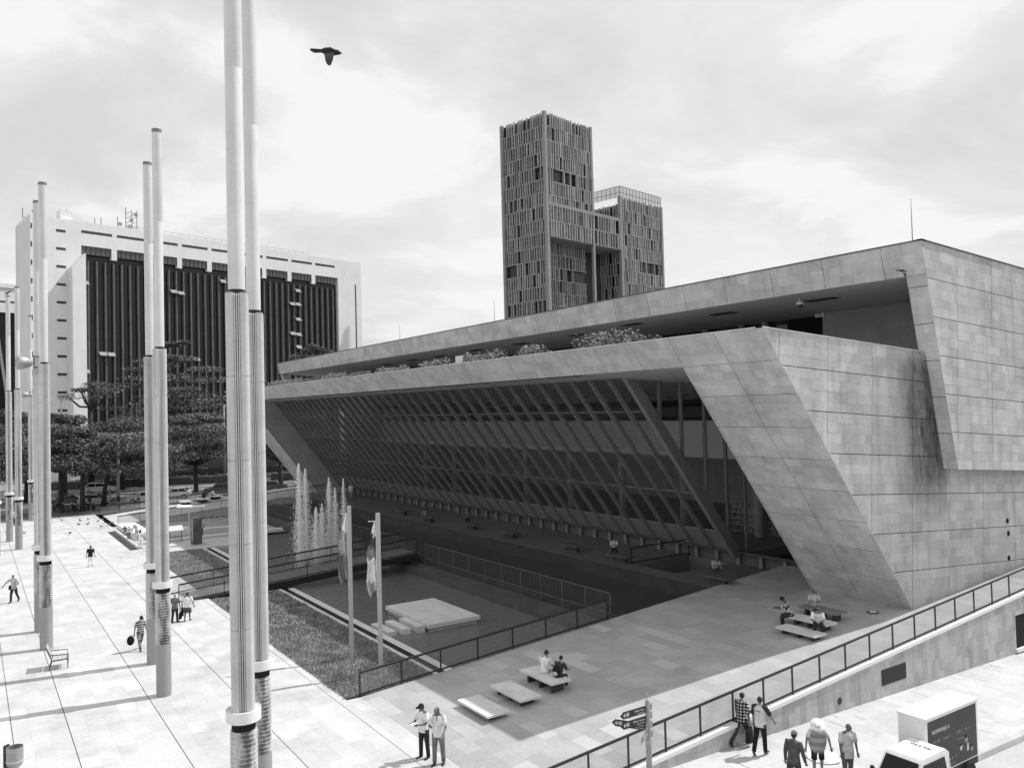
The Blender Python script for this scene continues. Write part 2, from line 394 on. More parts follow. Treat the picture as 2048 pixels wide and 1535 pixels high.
# earth beyond the plaza, parking strip and roads
RD = Vector((math.cos(math.radians(18.7)), -math.sin(math.radians(18.7)), 0)); RNV = Vector((-RD.y, RD.x, 0))
RO = Vector((11, 121, 0))
def road_pt(a, d, z=0): return RO + RD*a + RNV*d + Vector((0,0,z))
def strip(name, d0, d1, z, mat, a0=-140, a1=200):
    return sheet(name, [road_pt(a0,d0,z), road_pt(a1,d0,z), road_pt(a1,d1,z), road_pt(a0,d1,z)], mat)
sheet('park_ground', rect(-200,108.01,300,420,-.02), gray('park_soil', .10, .95, .35, .25, .4, 30))
sheet('library_lot', rect(40,103,300,108,-.02), gray('park_soil', .10))
strip('parking_lane', -6.5, 7.5, .0, M_road)
strip('pavement_strip', 8.5, 11.5, .10, M_pave)
strip('inner_road', 14, 25, .0, M_road)
strip('main_road', 31, 45, .0, M_road)
strip('far_road', 50, 66, .0, M_road)
mb = MB()
for d in (8.2, 11.5, 13.6, 25, 30.6, 45): mb.obox(road_pt(-140,d,-.02), RD*340, RNV*.35, (0,0,.16))
struct(mb.build('kerb', M_conc))
mb = MB()
for i in range(-20, 40): mb.obox(road_pt(i*6,37.9,.004), RD*2.4, RNV*.14, (0,0,.004)); mb.obox(road_pt(i*6,57.9,.004), RD*2.4, RNV*.14, (0,0,.004))
struct(mb.build('lane_marking', M_white))
# street pavement and road at lower right
pz = lambda x: pavez(x) if x > 16 else 0.0
xs = [16, 20, 26, 32, 40, 60]
mb = MB()
for a, b in zip(xs, xs[1:]): mb.face([(a,14.4,pz(a)-.036),(b,14.4,pz(b)-.036),(b,19.0,pz(b)-.036),(a,19.0,pz(a)-.036)])
pave = struct(mb.build('pavement', M_jointp))
T = Tiler()
for a, b in zip(xs, xs[1:]):
    dz = (pz(b)-pz(a))/(b-a); V = Vector((1,0,dz))
    T.lay((a,0,pz(a)-.03), (0,1,0), V, (0,0,1), [(14.4,0),(19.0,0),(19.0,(b-a)*V.length),(14.4,(b-a)*V.length)], .6, [.9,1.2,1.8], gap=.003, rough=.002)
T.build(pave, 'paving_slab', M_slab, M_slabj, 'paving_slabs')
mb = MB()
for i in range(44):
    a, b = 16+i, 17+i-.01; za = pz(a); mb.add([(a,14.1,za-.35),(b,14.1,za-.35),(b,14.4,za-.35),(a,14.4,za-.35),(a,14.12,za+.004),(b,14.12,pz(b)+.004),(b,14.4,pz(b)+.004),(a,14.4,za+.004)],
        [(0,3,2,1),(4,5,6,7),(0,1,5,4),(1,2,6,5),(2,3,7,6),(3,0,4,7)], random.random())
struct(mb.build('street_kerb', gray('kerb_stone', .5, .8, .15, 2, .2, 40, tone=.12), tones=True))
mb = MB()
for a, b in zip(xs, xs[1:]): mb.face([(a,-40,pz(a)-.18),(b,-40,pz(b)-.18),(b,14.1,pz(b)-.18),(a,14.1,pz(a)-.18)])
struct(mb.build('street', M_street))
mb = MB()
for x in (28.6, 35): mb.obox((x,12.6,pz(x)-.174), (2.4,0,-.053), (0,1.0,0), (0,0,.004))
struct(mb.build('street_marking', M_white))
# ------------------------------------------------------------------ ramp with benches (rises to the library)
def ramp_solid(name, y0, y1, x1, mat):
    mb = MB(); xe = x1
    mb.prism([(12.8,y0,-.05),(xe,y0,-.05),(xe,y0,RZ(xe)-.034),(12.8,y0,-.034)], (0,y1-y0,0)); return struct(mb.build(name, mat))
ramp = ramp_solid('ramp', 19.3, 30.76, 60, M_jointp)
RV = Vector((1,0,.076))
T = Tiler()
sl_ = RV.length
T.lay((12.8,0,-.030), (0,1,0), RV, (-.076,0,1), [(19.32,0),(30.75,0),(30.75,24*sl_),(19.32,24*sl_)], .6, [.9,1.2,1.5], gap=.003, rough=.002)
T.lay((12.8,0,-.030), (0,1,0), RV, (-.076,0,1), [(19.32,24*sl_),(21.6,24*sl_),(21.6,34*sl_),(19.32,34*sl_)], .6, [.9,1.2,1.5], gap=.003, rough=.002)
T.build(ramp, 'paving_slab', M_ramp, M_rampj, 'paving_slabs', alt=gray('ramp_patch', .46, .7, .06, .8))
fr = ramp_solid('far_ramp', 95, 106.2, 40, M_conc)
mb = MB(); mb.face([(12.8,95.05,.0),(40,95.05,RZ(40)),(40,106.15,RZ(40)),(12.8,106.15,0)]); mb.build('ramp_surface', M_pave, fr)
mb = MB()
for px in (408, 422.5, 434.5, 446.5):
    p = atY(px, {408:1037,422.5:1035.5,434.5:1034.5,446.5:1033.5}[px], 95); mb.tube([(p.x,94.97,p.z),(p.x,95.0,p.z)], .17, 12)
tag(mb.build('drain_hole', M_dark, fr))
# retaining wall under the glass railing
rw = thing('retaining_wall', 'stone clad retaining wall rising beside the street pavement under the glass railing', 'wall', (12.8,19.2,0))
def kid(mb, name, mat, par, **k):
    o = mb.build(name, mat, par, **k); o.matrix_parent_inverse = Matrix.Translation(par.location).inverted() if par.rotation_euler.z == 0 else par.matrix_basis.inverted(); return o
mb = MB(); mb.prism([(12.8,19.0,-1.2),(60,19.0,-1.6),(60,19.0,RZ(60)-.12),(13.6,19.0,-.06),(12.8,19.0,-.06)], (0,.3,0))
kid(mb, 'wall_core', M_joint, rw)
mb = MB(); mb.prism([(12.8,18.93,RZ(12.8)-.10),(60,18.93,RZ(60)-.10),(60,18.93,RZ(60)+.03),(12.8,18.93,.03)], (0,.38,0)); kid(mb, 'coping', M_white, rw)
M_wst = gray('wall_stone', .40, .8, .12, 1.2, .25, 30, rnd=.16, stain=.12, streak=.15)
M_wstj = gray('wall_stone_joined', .40, .8, .12, 1.2, .25, 30, tone=.16, stain=.12, streak=.15)
T = Tiler()
HO = (38.7, 46)
def wall_piece(xa, xb, lo, hi):
    T.lay((0,19.0,0), (0,0,1), (1,0,0), (0,-1,0), [(lo(xa),xa),(lo(xb),xb),(hi(xb),xb),(hi(xa),xa)], .32, [.45,.6,.75,.9], gap=.004, depth=.03, rough=.004)
lo_ = lambda x: pavez(x)-.15
hi_ = lambda x: RZ(x)-.11
gz = pavez(42)
wall_piece(14.5, 29.2, lo_, hi_); wall_piece(29.2, 30.85, lo_, lambda x: .16); wall_piece(29.2, 30.85, lambda x: .78, hi_); wall_piece(30.85, 39.6, lo_, hi_)
wall_piece(39.6, 45.5, lambda x: gz+1.75, hi_); wall_piece(45.5, 46, lo_, hi_)
T.build(rw, 'stone', M_wst, M_wstj, 'stones')
for o in rw.children:
    if o.name.startswith('stone'):
        o.matrix_parent_inverse = Matrix.Translation(rw.location).inverted()
mb = MB(); mb.box((29.2,18.965,.16), (30.85,18.985,.78))
for i in range(7): mb.box((29.24,18.952,.20+i*.085), (30.81,18.964,.25+i*.085))
kid(mb, 'vent_grille', M_dark, rw)
mb = MB(); mb.tube([(26.55,18.955,.18),(26.55,18.985,.18)], .13, 14); kid(mb, 'drain_pipe', M_dark, rw)
mb = MB(); mb.box((39.6,18.985,pavez(42)+.3), (45.5,18.99,pavez(42)+1.75)); kid(mb, 'garage_opening', gray('void', .01, .9, 0), rw)
mb = MB(); mb.box((39.5,18.86,pavez(42)+.12), (46,18.985,pavez(42)+.27)); kid(mb, 'sill', M_white, rw)
# ------------------------------------------------------------------ glass railings
GL = glass('railing_glass', .91, 1.4, .01, .05)
def railing(name, label, pts_lo, h, step, group=None, post=.05, thick_end=False, rail=.07, mid=False, inset=.0, cat='railing', panes=True):
    a, b = Vector(pts_lo[0]), Vector(pts_lo[1]); d = b-a; n = max(1, round(d.length/step))
    t = thing(name, label, cat, a, 0, group)
    up = Vector((0,0,1)); dd = d.normalized()
    r1 = MB(); r1.bar(up*h, d+up*h, rail, rail*.8); r1.build('handrail', M_dark, t)
    r2 = MB(); r2.bar(up*.08, d+up*.08, .045, .06); r2.build('bottom_rail', M_dark, t)
    pm = MB(); pm.box((-post/2,-post/2,0), (post/2,post/2,h-.02)); pme = pm.mesh('post', M_dark)
    for i in range(n+1):
        link('post', pme, t, Matrix.Translation(d*i/n))
    if panes:
        s = d/n; g = MB(); g.prism([dd*.06+up*.12, s-dd*.06+up*.12, s-dd*.06+up*(h-.06), dd*.06+up*(h-.06)], dd.cross(up)*.012); gm = g.mesh('glass_pane', GL)
        for i in range(n): link('glass_pane', gm, t, Matrix.Translation(d*i/n))
    return t
railing('glass_railing', 'long glass railing with dark posts along the top of the street wall', [(13.4,19.1,RZ(13.4)+.03),(44,19.1,RZ(44)+.03)], .98, 1.55, rail=.075)
railing('glass_railing', 'glass railing along the pool side of the ramp, nearest the two flagpoles', [(12.8,30.85,0),(25.5,30.85,RZ(25.5))], .92, 1.82, post=.055, rail=.09)
railing('glass_railing', 'glass railing on the near edge of the far ramp above the round holes', [(12.9,95.05,0),(36,95.05,RZ(36))], .95, 2.2, rail=.1)
railing('glass_railing', 'glass railing on the far edge of the far ramp in front of the parked cars', [(12.5,106.2,0),(38,106.2,RZ(38))], .95, 2.2, rail=.1)
# ------------------------------------------------------------------ bridge over the pool
bz = lambda x: -.03+(x-10.5)*.0686
br = thing('footbridge', 'dark footbridge with plank deck rising from the plaza across the pool to the library', 'bridge', (10.5,53,0))
mb = MB()
for y in (53.0, 55.7): mb.prism([(10.5,y,bz(10.5)-.42),(26.6,y,bz(26.6)-.42),(26.6,y,bz(26.6)-.02),(10.5,y,bz(10.5)-.02)], (0,.12,0))
kid(mb, 'girder', gray('girder', .02, .6, .2), br)
pk = MB(); pk.box((0,53.13,-.04), (.135,55.69,0)); pkm = pk.mesh('plank', gray('plank', .17, .8, .2, 3, .3, 30, rnd=.25))
for i in range(113):
    x = 10.55+i*.142; o = link('plank', pkm, br); o.matrix_parent_inverse = Matrix.Translation(br.location).inverted(); o.location = (x,0,bz(x+.07))
for y, l in ((53.06,'handrail line of the footbridge on its near side'), (55.76,'handrail line of the footbridge on its far side')):
    railing('bridge_railing', 'thin dark railing along the '+('near' if y < 54 else 'far')+' side of the footbridge', [(10.5,y,bz(10.5)),(26.5,y,bz(26.5))], 1.08, 2.6, post=.05, rail=.11, panes=True)
mb = MB(); mb.box((15.6,52.7,-.3), (16.4,56.0,bz(16)-.43)); tag(mb.build('bridge_pier', M_conc), 'low concrete block carrying the footbridge at the edge of the lawn', 'pier')
# ------------------------------------------------------------------ pool, lawn, kerbs, deck, walkway
M_water = bpy.data.materials.new('water'); M_water.use_nodes = True
t = M_water.node_tree; b = t.nodes['Principled BSDF']; b.inputs['Base Color'].default_value = (.15,.15,.15,1); b.inputs['Roughness'].default_value = .06; b.inputs['IOR'].default_value = 1.33
g = t.nodes.new('ShaderNodeNewGeometry'); mpn = t.nodes.new('ShaderNodeMapping'); mpn.inputs['Scale'].default_value = (1.0,2.4,1); t.links.new(g.outputs['Position'], mpn.inputs[0])
mus = t.nodes.new('ShaderNodeTexNoise'); mus.inputs['Scale'].default_value = 1.5; mus.inputs['Detail'].default_value = 6; mus.inputs['Distortion'].default_value = .8; t.links.new(mpn.outputs[0], mus.inputs[0])
bp = t.nodes.new('ShaderNodeBump'); bp.inputs['Strength'].default_value = .8; bp.inputs['Distance'].default_value = .12; t.links.new(mus.outputs[0], bp.inputs['Height']); t.links.new(bp.outputs[0], b.inputs['Normal'])
sheet('water', rect(17.4,30.8,25.9,79,-.25), M_water)
sheet('pool_floor', rect(12.0,30.8,33,95,-.6), gray('pool_floor', .1))
mb = MB(); mb.face([(12.21,30.9,-.01),(16.4,30.9,-.05),(16.4,52.7,-.05),(12.21,52.7,-.01)]); mb.face([(12.21,56,-.01),(16.4,56,-.05),(16.4,73.2,-.05),(12.21,73.2,-.01)])
struct(mb.build('lawn', gray('lawn_soil', .11, .95, .4, .8, .5, 40)))
mb = MB()
for y0, y1 in ((30.9,52.6),(56.1,73.2)):
    mb.box((16.42,y0,-.5), (16.62,y1,.02)); mb.box((17.04,y0,-.5), (17.44,y1,-.02))
struct(mb.build('pool_kerb', gray('kerb_white', .62, .7, .1, 1, .1, 30)))
mb = MB(); mb.box((16.625,30.9,-.5), (17.035,73.2,-.06)); mb.box((17.0,30.9,-.06), (17.036,73.2,-.03)); struct(mb.build('channel', gray('channel', .015, .7, .2)))
mb = MB(); mb.box((25.85,30.78,-.6), (27.0,90,.25)); struct(mb.build('pool_ledge', gray('ledge', .085, .6, .25, .7, .2, 20)))
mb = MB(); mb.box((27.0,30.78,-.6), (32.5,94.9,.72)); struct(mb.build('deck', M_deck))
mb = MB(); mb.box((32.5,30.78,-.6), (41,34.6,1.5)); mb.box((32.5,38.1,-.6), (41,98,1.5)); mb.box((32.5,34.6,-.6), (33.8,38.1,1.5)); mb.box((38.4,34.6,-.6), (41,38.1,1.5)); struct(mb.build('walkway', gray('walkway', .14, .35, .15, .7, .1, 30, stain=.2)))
mb = MB(); mb.box((32.40,30.78,.72), (32.49,94.9,1.495)); struct(mb.build('walkway_edge', M_deck))  # shade put in as a dark strip over the walkway's skylit pool-side face
# square stage and stepping blocks in the pool
M_stage = gray('stage_stone', .60, .75, .10, .8, .2, 25, stain=.15)
st = thing('stone_platform', 'low square pale stone platform standing in the pool', 'platform', (19.7,38.2,-.25))
mb = MB(); mb.box((0,0,.20), (3.1,5.3,.40)); mb.build('slab', M_stage, st, auto=30)
mb = MB(); mb.box((.12,.12,-.3), (2.98,5.18,.198)); mb.build('base', M_conc, st)
for i, (px, py, l) in enumerate(((1012-160,1240,'nearest to the platform'), (1012-190,1250,'in the middle of the row'), (1012-240,1260,'farthest from the platform'))):
    x = 19.2-i*.75; y = 38.5+i*.15
    mb = MB(); mb.box((0,0,-.3), (.45,2.2,.33-.05*i)); o = mb.build('stepping_block', M_stage); o.location = (x,y,-.25)
    tag(o, 'pale stone stepping block in the pool, '+l, 'stone block', 'stepping blocks beside the platform')
# far end of the pool: path slab, kerb lines, steps
mb = MB(); mb.box((12.21,73.3,-.3), (20.5,78.6,.03)); struct(mb.build('path', M_pave))
mb = MB()
for (px, py) in ((455,1068.5),(455,1054)):
    p = at(px, py); mb.box((12.3,p.y,-.3), (25.5,p.y+.55,.1))
struct(mb.build('step_kerb', M_white))
sheet('court_floor', rect(12.21,78.7,25.5,95,-.06), gray('court', .30, .7, .2, .6, .1, 30, stain=.3))
mb = MB(); mb.box((11.3,76.5,-.03), (11.95,90.5,.006)); struct(mb.build('grate', gray('grate', .05, .7, .2)))
mb = MB(); mb.box((12.05,77,-.1), (12.2,92,.12)); struct(mb.build('court_kerb', M_white))
mb = MB()
for p in ([(12.5,83.2),(17.5,83.2),(17.5,84.4),(12.5,84.4)],): mb.prism([(x,y,-.06) for x,y in p], (0,0,.62))
mb.prism([(12.5,84.4,-.06),(14.2,84.4,-.06),(14.2,93,-.06),(12.5,93,-.06)], (0,0,.5))
tag(mb.build('planter_wall', M_white), 'white L-shaped low wall in the sunken court where people play', 'low wall')
# bar fence at the deck edge
def bar_fence(label, y0, y1):
    f = thing('bar_fence', label, 'fence', (27.02,y0,.30)); n = round((y1-y0)/2.0); s = (y1-y0)/n
    mb = MB(); mb.bar((0,0,1.42), (0,y1-y0,1.42), .05); mb.build('top_rail', gray('post_grey', .10, .5, .1), f)
    mb = MB(); mb.bar((0,0,.40), (0,y1-y0,.40), .05); mb.build('bottom_rail', gray('post_grey', .10), f)
    p = MB(); p.box((-.035,-.035,0), (.035,.035,1.42)); pm = p.mesh('post', gray('post_grey', .10, .5, .1))
    for i in range(n+1): link('post', pm, f, Matrix.Translation((0,i*s,0)))
    bm_ = MB(); k = round((y1-y0)/.14)
    for i in range(k): bm_.bar((0,(i+.5)*(y1-y0)/k,.40), (0,(i+.5)*(y1-y0)/k,1.40), .016)
    tag(bm_.build('bars', gray('post_grey', .10, .5, .1), f), kind='stuff')
bar_fence('thin bar fence at the deck edge between the footbridge and the ramp', 32.4, 52.6)
bar_fence('thin bar fence at the deck edge beyond the footbridge by the fountain', 56.0, 90)
# small ramp landing with railing in front of the glass wall
lg = thing('landing_railing', 'dark tube railing round the sunken entrance below the glass wall', 'railing', (33.6,38.2,1.5))
mb = MB()
for a, b in (((0,0,1),(4.9,0,1)),((0,0,.12),(4.9,0,.12)),((0,0,0),(0,0,1)),((4.9,0,0),(4.9,0,1))): mb.bar(a, b, .07)
mb.build('frame', M_dark, lg)
# ================================================================== LIBRARY
lib = thing('library', 'long concrete and stone library with leaning glass front and overhanging roof', 'building')
M_stone = gray('cladding', .50, .85, .14, .9, .22, 28, rnd=.10, stain=.22, streak=.25, soot_shade=.88)
M_stonej = gray('cladding_joined', .50, .85, .14, .9, .22, 28, tone=.10, stain=.22, streak=.25, soot_shade=.88)
M_back = gray('wall_joint', .05, .95, .2)
M_soff = gray('soffit', .40, .85, .10, .5)
M_int = gray('interior', .6, .9, .08)
M_band = gray('interior_band', .8, .9, .05)
def fx(z): return 35.32-9.47*(z-1.70)/12.38          # leaning front plane
SV = Vector((-9.47,0,12.38)).normalized(); SN = Vector((-12.38,0,-9.47)).normalized()
SL = Vector((-9.47,0,12.38)).length
TU = Vector((1,0,-.07)).normalized(); TV = Vector((.07,0,1)).normalized()
YB, YF, Z0, Z1, ZP = 21.3, 102.5, 1.70, 14.09, 12.85
B0 = Vector((fx(Z0),0,Z0)); tP = (ZP-Z0)/12.38*SL
TL = Tiler()
fo = lambda y: B0+Vector((0,y,0))
# near frame, far frame, parapet band on the leaning plane (u along y, v up the slope)
for poly in ([(YB,0),(26.6,0),(26.6,tP-.02),(YB,tP-.02)], [(97.2,0),(YF,0),(YF,tP-.02),(97.2,tP-.02)]):
    TL.lay(B0+SN*-.03, (0,1,0), SV, SN, poly, .44, [.6,.8,1.0,1.25], gap=.003, panel=4, pgap=.03, joint_u=2.65, offs=0)
TL.lay(B0+SN*-.03, (0,1,0), SV, SN, [(YB,tP),(YF,tP),(YF,SL),(YB,SL)], .52, [.6,.8,1.0,1.25], gap=.003, joint_u=2.65, pgap=.03, offs=tP % .52)
# end wall of the lower volume, tilted grid
O1 = Vector((fx(Z0),YB,Z0)); tz = lambda x, z: ((Vector((x,YB,z))-O1).dot(TU), (Vector((x,YB,z))-O1).dot(TV))
tx = lambda x: Z1-.07*(x-fx(Z1))
TL.lay(O1+Vector((0,.03,0)), TU, TV, (0,-1,0), [tz(fx(Z0),Z0), tz(50,RZ(50)-.1), tz(50,tx(50)), tz(fx(Z1),Z1)], .43, [.6,.8,1.0,1.25], gap=.003, panel=4, pgap=.03, joint_u=3.1)
# upper block
X2T, Z2T, X2B, Z2B, YU = 35.66, 18.25, 37.95, 7.84, 20.4
O2 = Vector((X2B,YU,Z2B)); uz = lambda x, z: ((Vector((x,YU,z))-O2).dot(TU), (Vector((x,YU,z))-O2).dot(TV))
TL.lay(O2+Vector((0,.03,0)), TU, TV, (0,-1,0), [uz(X2B,Z2B), uz(52,Z2B-.07*14.05), uz(52,Z2T-.07*16.3), uz(X2T,Z2T)], .43, [.6,.8,1.0,1.25], gap=.003, panel=4, pgap=.03, joint_u=3.1, offs=.0)
UV_ = Vector((X2T-X2B,0,Z2T-Z2B)); UL = UV_.length; UV_.normalize(); UN = Vector((UV_.z*-1,0,UV_.x)); 
if UN.x > 0: UN = -UN
tS = (16.78-Z2B)/(Z2T-Z2B)*UL
O3 = Vector((X2B,0,Z2B))
TL.lay(O3-UN*.03, (0,1,0), UV_, UN, [(YU,0),(YB+.05,0),(YB+.05,tS-.01),(YU,tS-.01)], .43, [.9], gap=.003, panel=4, pgap=.03)
TL.lay(O3-UN*.03, (0,1,0), UV_, UN, [(YU,tS),(113,tS),(113,UL),(YU,UL)], .49, [.7,.9,1.2,1.5], gap=.003, joint_u=3.2, pgap=.03, offs=tS % .49)
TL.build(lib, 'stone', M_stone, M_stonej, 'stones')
# bodies behind the cladding
e = .034
mb = MB()
q = lambda z, y, d=0: (fx(z)+d, y, z)
for y0, y1 in ((YB+.04,26.58),(97.2,YF)):
    mb.prism([q(Z0,y0,.05), q(ZP,y0,.05), q(ZP,y0,3.5), q(Z0,y0,3.5)], (0,y1-y0,0))
mb.prism([q(ZP,YB+.04,.05), q(Z1,YB+.04,.05), (fx(ZP)+1.0,YB+.04,Z1-.1), (fx(ZP)+1.0,YB+.04,ZP)], (0,YF-YB-.04,0))
mb.prism([(fx(Z0)+.06,YB+.04,Z0), (50,YB+.04,RZ(50)-.2), (50,YB+.04,tx(50)-.03), (fx(Z1)+.06,YB+.04,Z1-.03)], (0,.45,0))
mb.prism([(X2B+.05,YU+.035,Z2B), (52,YU+.035,Z2B-.98), (52,YU+.035,Z2T-1.18), (X2T+.06,YU+.035,Z2T-.03)], (0,.95,0))
mb.build('wall_core', M_back, lib)
mb = MB(); mb.prism([(fx(Z0)+.1,97.17,Z0),(fx(ZP)+.1,97.17,ZP),(fx(ZP)+3.45,97.17,ZP),(fx(Z0)+3.45,97.17,Z0)], (0,.02,0)); mb.build('reveal', gray('reveal', .34, .85, .12, .9, stain=.2), lib)
# roof: fascia core, soffit, deck, coping
TS = lambda x, z0=16.78: z0-.07*(x-35.97)
mb = MB()
mb.prism([(35.99,YU+.06,16.79), (35.72,YU+.06,18.2), (36.6,YU+.06,18.1), (36.6,YU+.06,16.75)], (0,112.9-YU,0))
mb.build('fascia_core', M_back, lib)
mb = MB(); mb.prism([(36.0,YU+.9,TS(36)), (60,YU+.9,TS(60)), (60,YU+.9,TS(60)+.3), (36.0,YU+.9,TS(36)+.3)], (0,112-YU,0)); mb.build('soffit', M_soff, lib)
mb = MB(); mb.prism([(35.72,YU,18.0), (60,YU,18.0-1.7), (60,YU,18.17-1.7), (35.72,YU,18.17)], (0,112.9-YU,0)); mb.build('roof', M_conc, lib)
mb = MB(); mb.prism([(X2T-.03,YU-.04,Z2T), (X2T+.3,YU-.04,Z2T-.02), (X2T+.3,YU-.04,Z2T+.05), (X2T-.03,YU-.04,Z2T+.06)], (0,113-YU,0))
mb.prism([(X2T-.03,YU-.04,Z2T+.01), (52,YU-.04,Z2T+.01-1.16), (52,YU-.04,Z2T+.07-1.16), (X2T-.03,YU-.04,Z2T+.07)], (0,.3,0)); mb.build('roof_edge', gray('edge_dark', .10, .9, .3), lib)
mb = MB(); mb.prism([(36.3,112.3,15.9),(35.72,112.3,18.1),(37.2,112.3,18.1),(37.2,112.3,15.9)], (0,.7,0)); mb.build('roof_end', M_conc, lib)
mb = MB()
mb.prism([(fx(Z1)-.02,YB-.02,Z1+.0), (fx(Z1)+.35,YB-.02,Z1-.02), (fx(Z1)+.35,YB-.02,Z1+.05), (fx(Z1)-.02,YB-.02,Z1+.06)], (0,YF-YB,0))
mb.prism([(fx(Z1)-.02,YB-.03,Z1+.004), (50,YB-.03,tx(50)+.004), (50,YB-.03,tx(50)+.06), (fx(Z1)-.02,YB-.03,Z1+.06)], (0,.35,0)); mb.build('parapet_coping', gray('coping_stone', .5, .8, .15), lib)
# terrace floor, back walls, door
mb = MB(); mb.prism([(26.9,YB+.5,12.95), (60,YB+.5,12.95-2.2), (60,YB+.5,13.3-2.2), (26.9,YB+.5,13.3)], (0,80,0)); mb.build('terrace_floor', M_conc, lib)
M_tw = gray('terrace_wall', .30, .85, .12, .6, .15, 20, stain=.2)
mb = MB(); mb.box((42.2,21.8,11.5), (42.6,30.35,16.6)); mb.build('terrace_wall', M_tw, lib)
mb = MB(); mb.box((42.9,30.36,11.5), (43.3,33.4,16.4)); mb.build('doorway', gray('void', .01), lib)
mb = MB(); mb.box((43.0,33.4,11.5), (43.3,108,16.4)); mb.build('terrace_glass', gray('dark_glass', .03, .08, .1, spec=.5), lib)
mb = MB()
for y in (34.9, 36.8, 40): mb.tube([(42.6,y,11.5),(42.6,y,16.3)], .22, 12)
mb.build('terrace_column', M_conc, lib, smooth=True)
mb = MB(); mb.box((33.5,30.0,13.0), (38,43.5,14.05)); mb.build('skylight_box', gray('skylight', .42, .7, .1, 1, streak=.3), lib)
sg = atX(1643, 628, 42.15); s_ = MB(); s_.box((sg.x-.03,sg.y-.18,sg.z-.16), (sg.x,sg.y+.42,sg.z+.16)); sgn = tag(s_.build('exit_sign', M_white), 'small white sign hanging in the dark terrace doorway', 'sign')
def text(body, size, mat, parent=None, mw=None, name='lettering', align='LEFT', ext=.002):
    c = bpy.data.curves.new('txt', 'FONT'); c.body = body; c.size = size; c.extrude = ext; c.align_x = align
    o = bpy.data.objects.new('txt', c); COL.objects.link(o)
    dg = bpy.context.evaluated_depsgraph_get(); me = bpy.data.meshes.new_from_object(o.evaluated_get(dg)); bpy.data.objects.remove(o)
    me.materials.clear(); me.materials.append(mat); return link(name, me, parent, mw)
def frame(o, x, y):
    o, x, y = Vector(o), Vector(x).normalized(), Vector(y).normalized(); z = x.cross(y)
    return Matrix(((x.x,y.x,z.x,o.x),(x.y,y.y,z.y,o.y),(x.z,y.z,z.z,o.z),(0,0,0,1)))
text('SUBE', .19, M_dark, sgn, frame((sg.x-.034,sg.y+.37,sg.z-.07), (0,-1,0), (0,0,1)))
# soffit vents and camera
vt = MB(); vt.box((-.35,-.9,-.03), (.35,.9,.0)); vm = vt.mesh('soffit_vent', gray('vent', .04, .8, .2))
for px, py in ((1645,601),(1447,629),(1265,652),(1157,671),(1042,688),(952,701),(880,712),(825,720),(775,728)):
    p = at(px, py, 16.55); link('soffit_vent', vm, lib, Matrix.Translation((p.x,p.y,TS(p.x)-.004)))
p = at(1600, 612, 16.3); dc = thing('dome_camera', 'small dome security camera hanging below the roof overhang', 'camera', (p.x,p.y,TS(p.x)))
mb = MB(); mb.tube([(0,0,0),(0,0,-.14)], .05); mb.build('stem', M_white, dc)
mb = MB(); mb.lathe([(.05,-.12),(.19,-.16),(.20,-.3)], n=14); mb.build('housing', M_white, dc, smooth=True)
mb = MB(); mb.ball((0,0,-.3), .17, 12, 8); mb.build('dome', gray('dome_glass', .05, .1), dc, smooth=True)
# ---- glass front: leaning plane set back behind the frame
GO = 3.5; gxx = lambda z: fx(z)+GO
ZR = [12.85, 10.82, 8.40, 5.95, 3.54, 2.22]
YG0, YG1, NP = 34.2, 97.1, 37
pitch = (YG1-YG0)/NP
M_mul = gray('mullion', .20, .6, .1)
M_gls = glass('front_glass', .84, 1.6, .015, .018, bump=.04)
fin = MB(); P = lambda z, d: (gxx(z)+d, 0, z)
fin.prism([P(2.2,-.28), P(12.85,-.28), P(12.85,.10), P(2.2,.10)], (0,.11,0)); fm = fin.mesh('mullion', M_mul)
for i in range(1, NP+1): link('mullion', fm, lib, Matrix.Translation((0,YG0+i*pitch-.06,0)))
fin = MB(); fin.prism([P(1.9,-.50), P(12.85,-.50), P(12.85,.30), P(1.9,.30)], (0,.32,0)); fin.build('end_fin', M_mul, lib).location.y = YG0-.16
for r in range(4):
    za, zb = ZR[r+1]+.03, ZR[r]-.03
    g = MB(); g.prism([(gxx(za),.075,za),(gxx(zb),.075,zb),(gxx(zb)+.016,.075,zb),(gxx(za)+.016,.075,za)], (0,pitch-.15,0)); gm = g.mesh('glass_pane', M_gls)
    for i in range(NP): link('glass_pane', gm, lib, Matrix.Translation((0,YG0+i*pitch,0)))
za, zb = ZR[5]-.0, ZR[4]-.03
g = MB(); g.prism([(gxx(za)-.03,.075,za),(gxx(zb)-.03,.075,zb),(gxx(zb)+.03,.075,zb),(gxx(za)+.03,.075,za)], (0,pitch-.15,0)); gm = g.mesh('lower_panel', gray('lower_panel', .20, .6, .1))
for i in range(NP): link('lower_panel', gm, lib, Matrix.Translation((0,YG0+i*pitch,0)))
for z in ZR[1:5]:
    mb = MB(); mb.bar((gxx(z)-.03,YG0,z), (gxx(z)-.03,YG1,z), .07, .05); mb.build('transom', M_mul, lib)
mb = MB(); mb.bar((gxx(2.2)-.1,YG0-6,2.27), (gxx(2.2)-.1,YG1,2.27), .3, .14); mb.build('sill_beam', gray('sill_beam', .06, .6, .1), lib)
# plinth with pale posts
pl = MB(); pl.box((0,-.11,1.5), (.16,.11,2.2)); pm_ = pl.mesh('plinth_post', gray('plinth_post', .20, .7, .08))
y = 29.0
while y < 97: link('plinth_post', pm_, lib, Matrix.Translation((gxx(2.2)-.0,y,0))); y += 1.7
mb = MB(); mb.box((gxx(2.2)+.25,28.5,1.45), (gxx(2.2)+.35,97,2.2)); mb.build('plinth_panel', gray('plinth_panel', .10, .6, .1), lib)
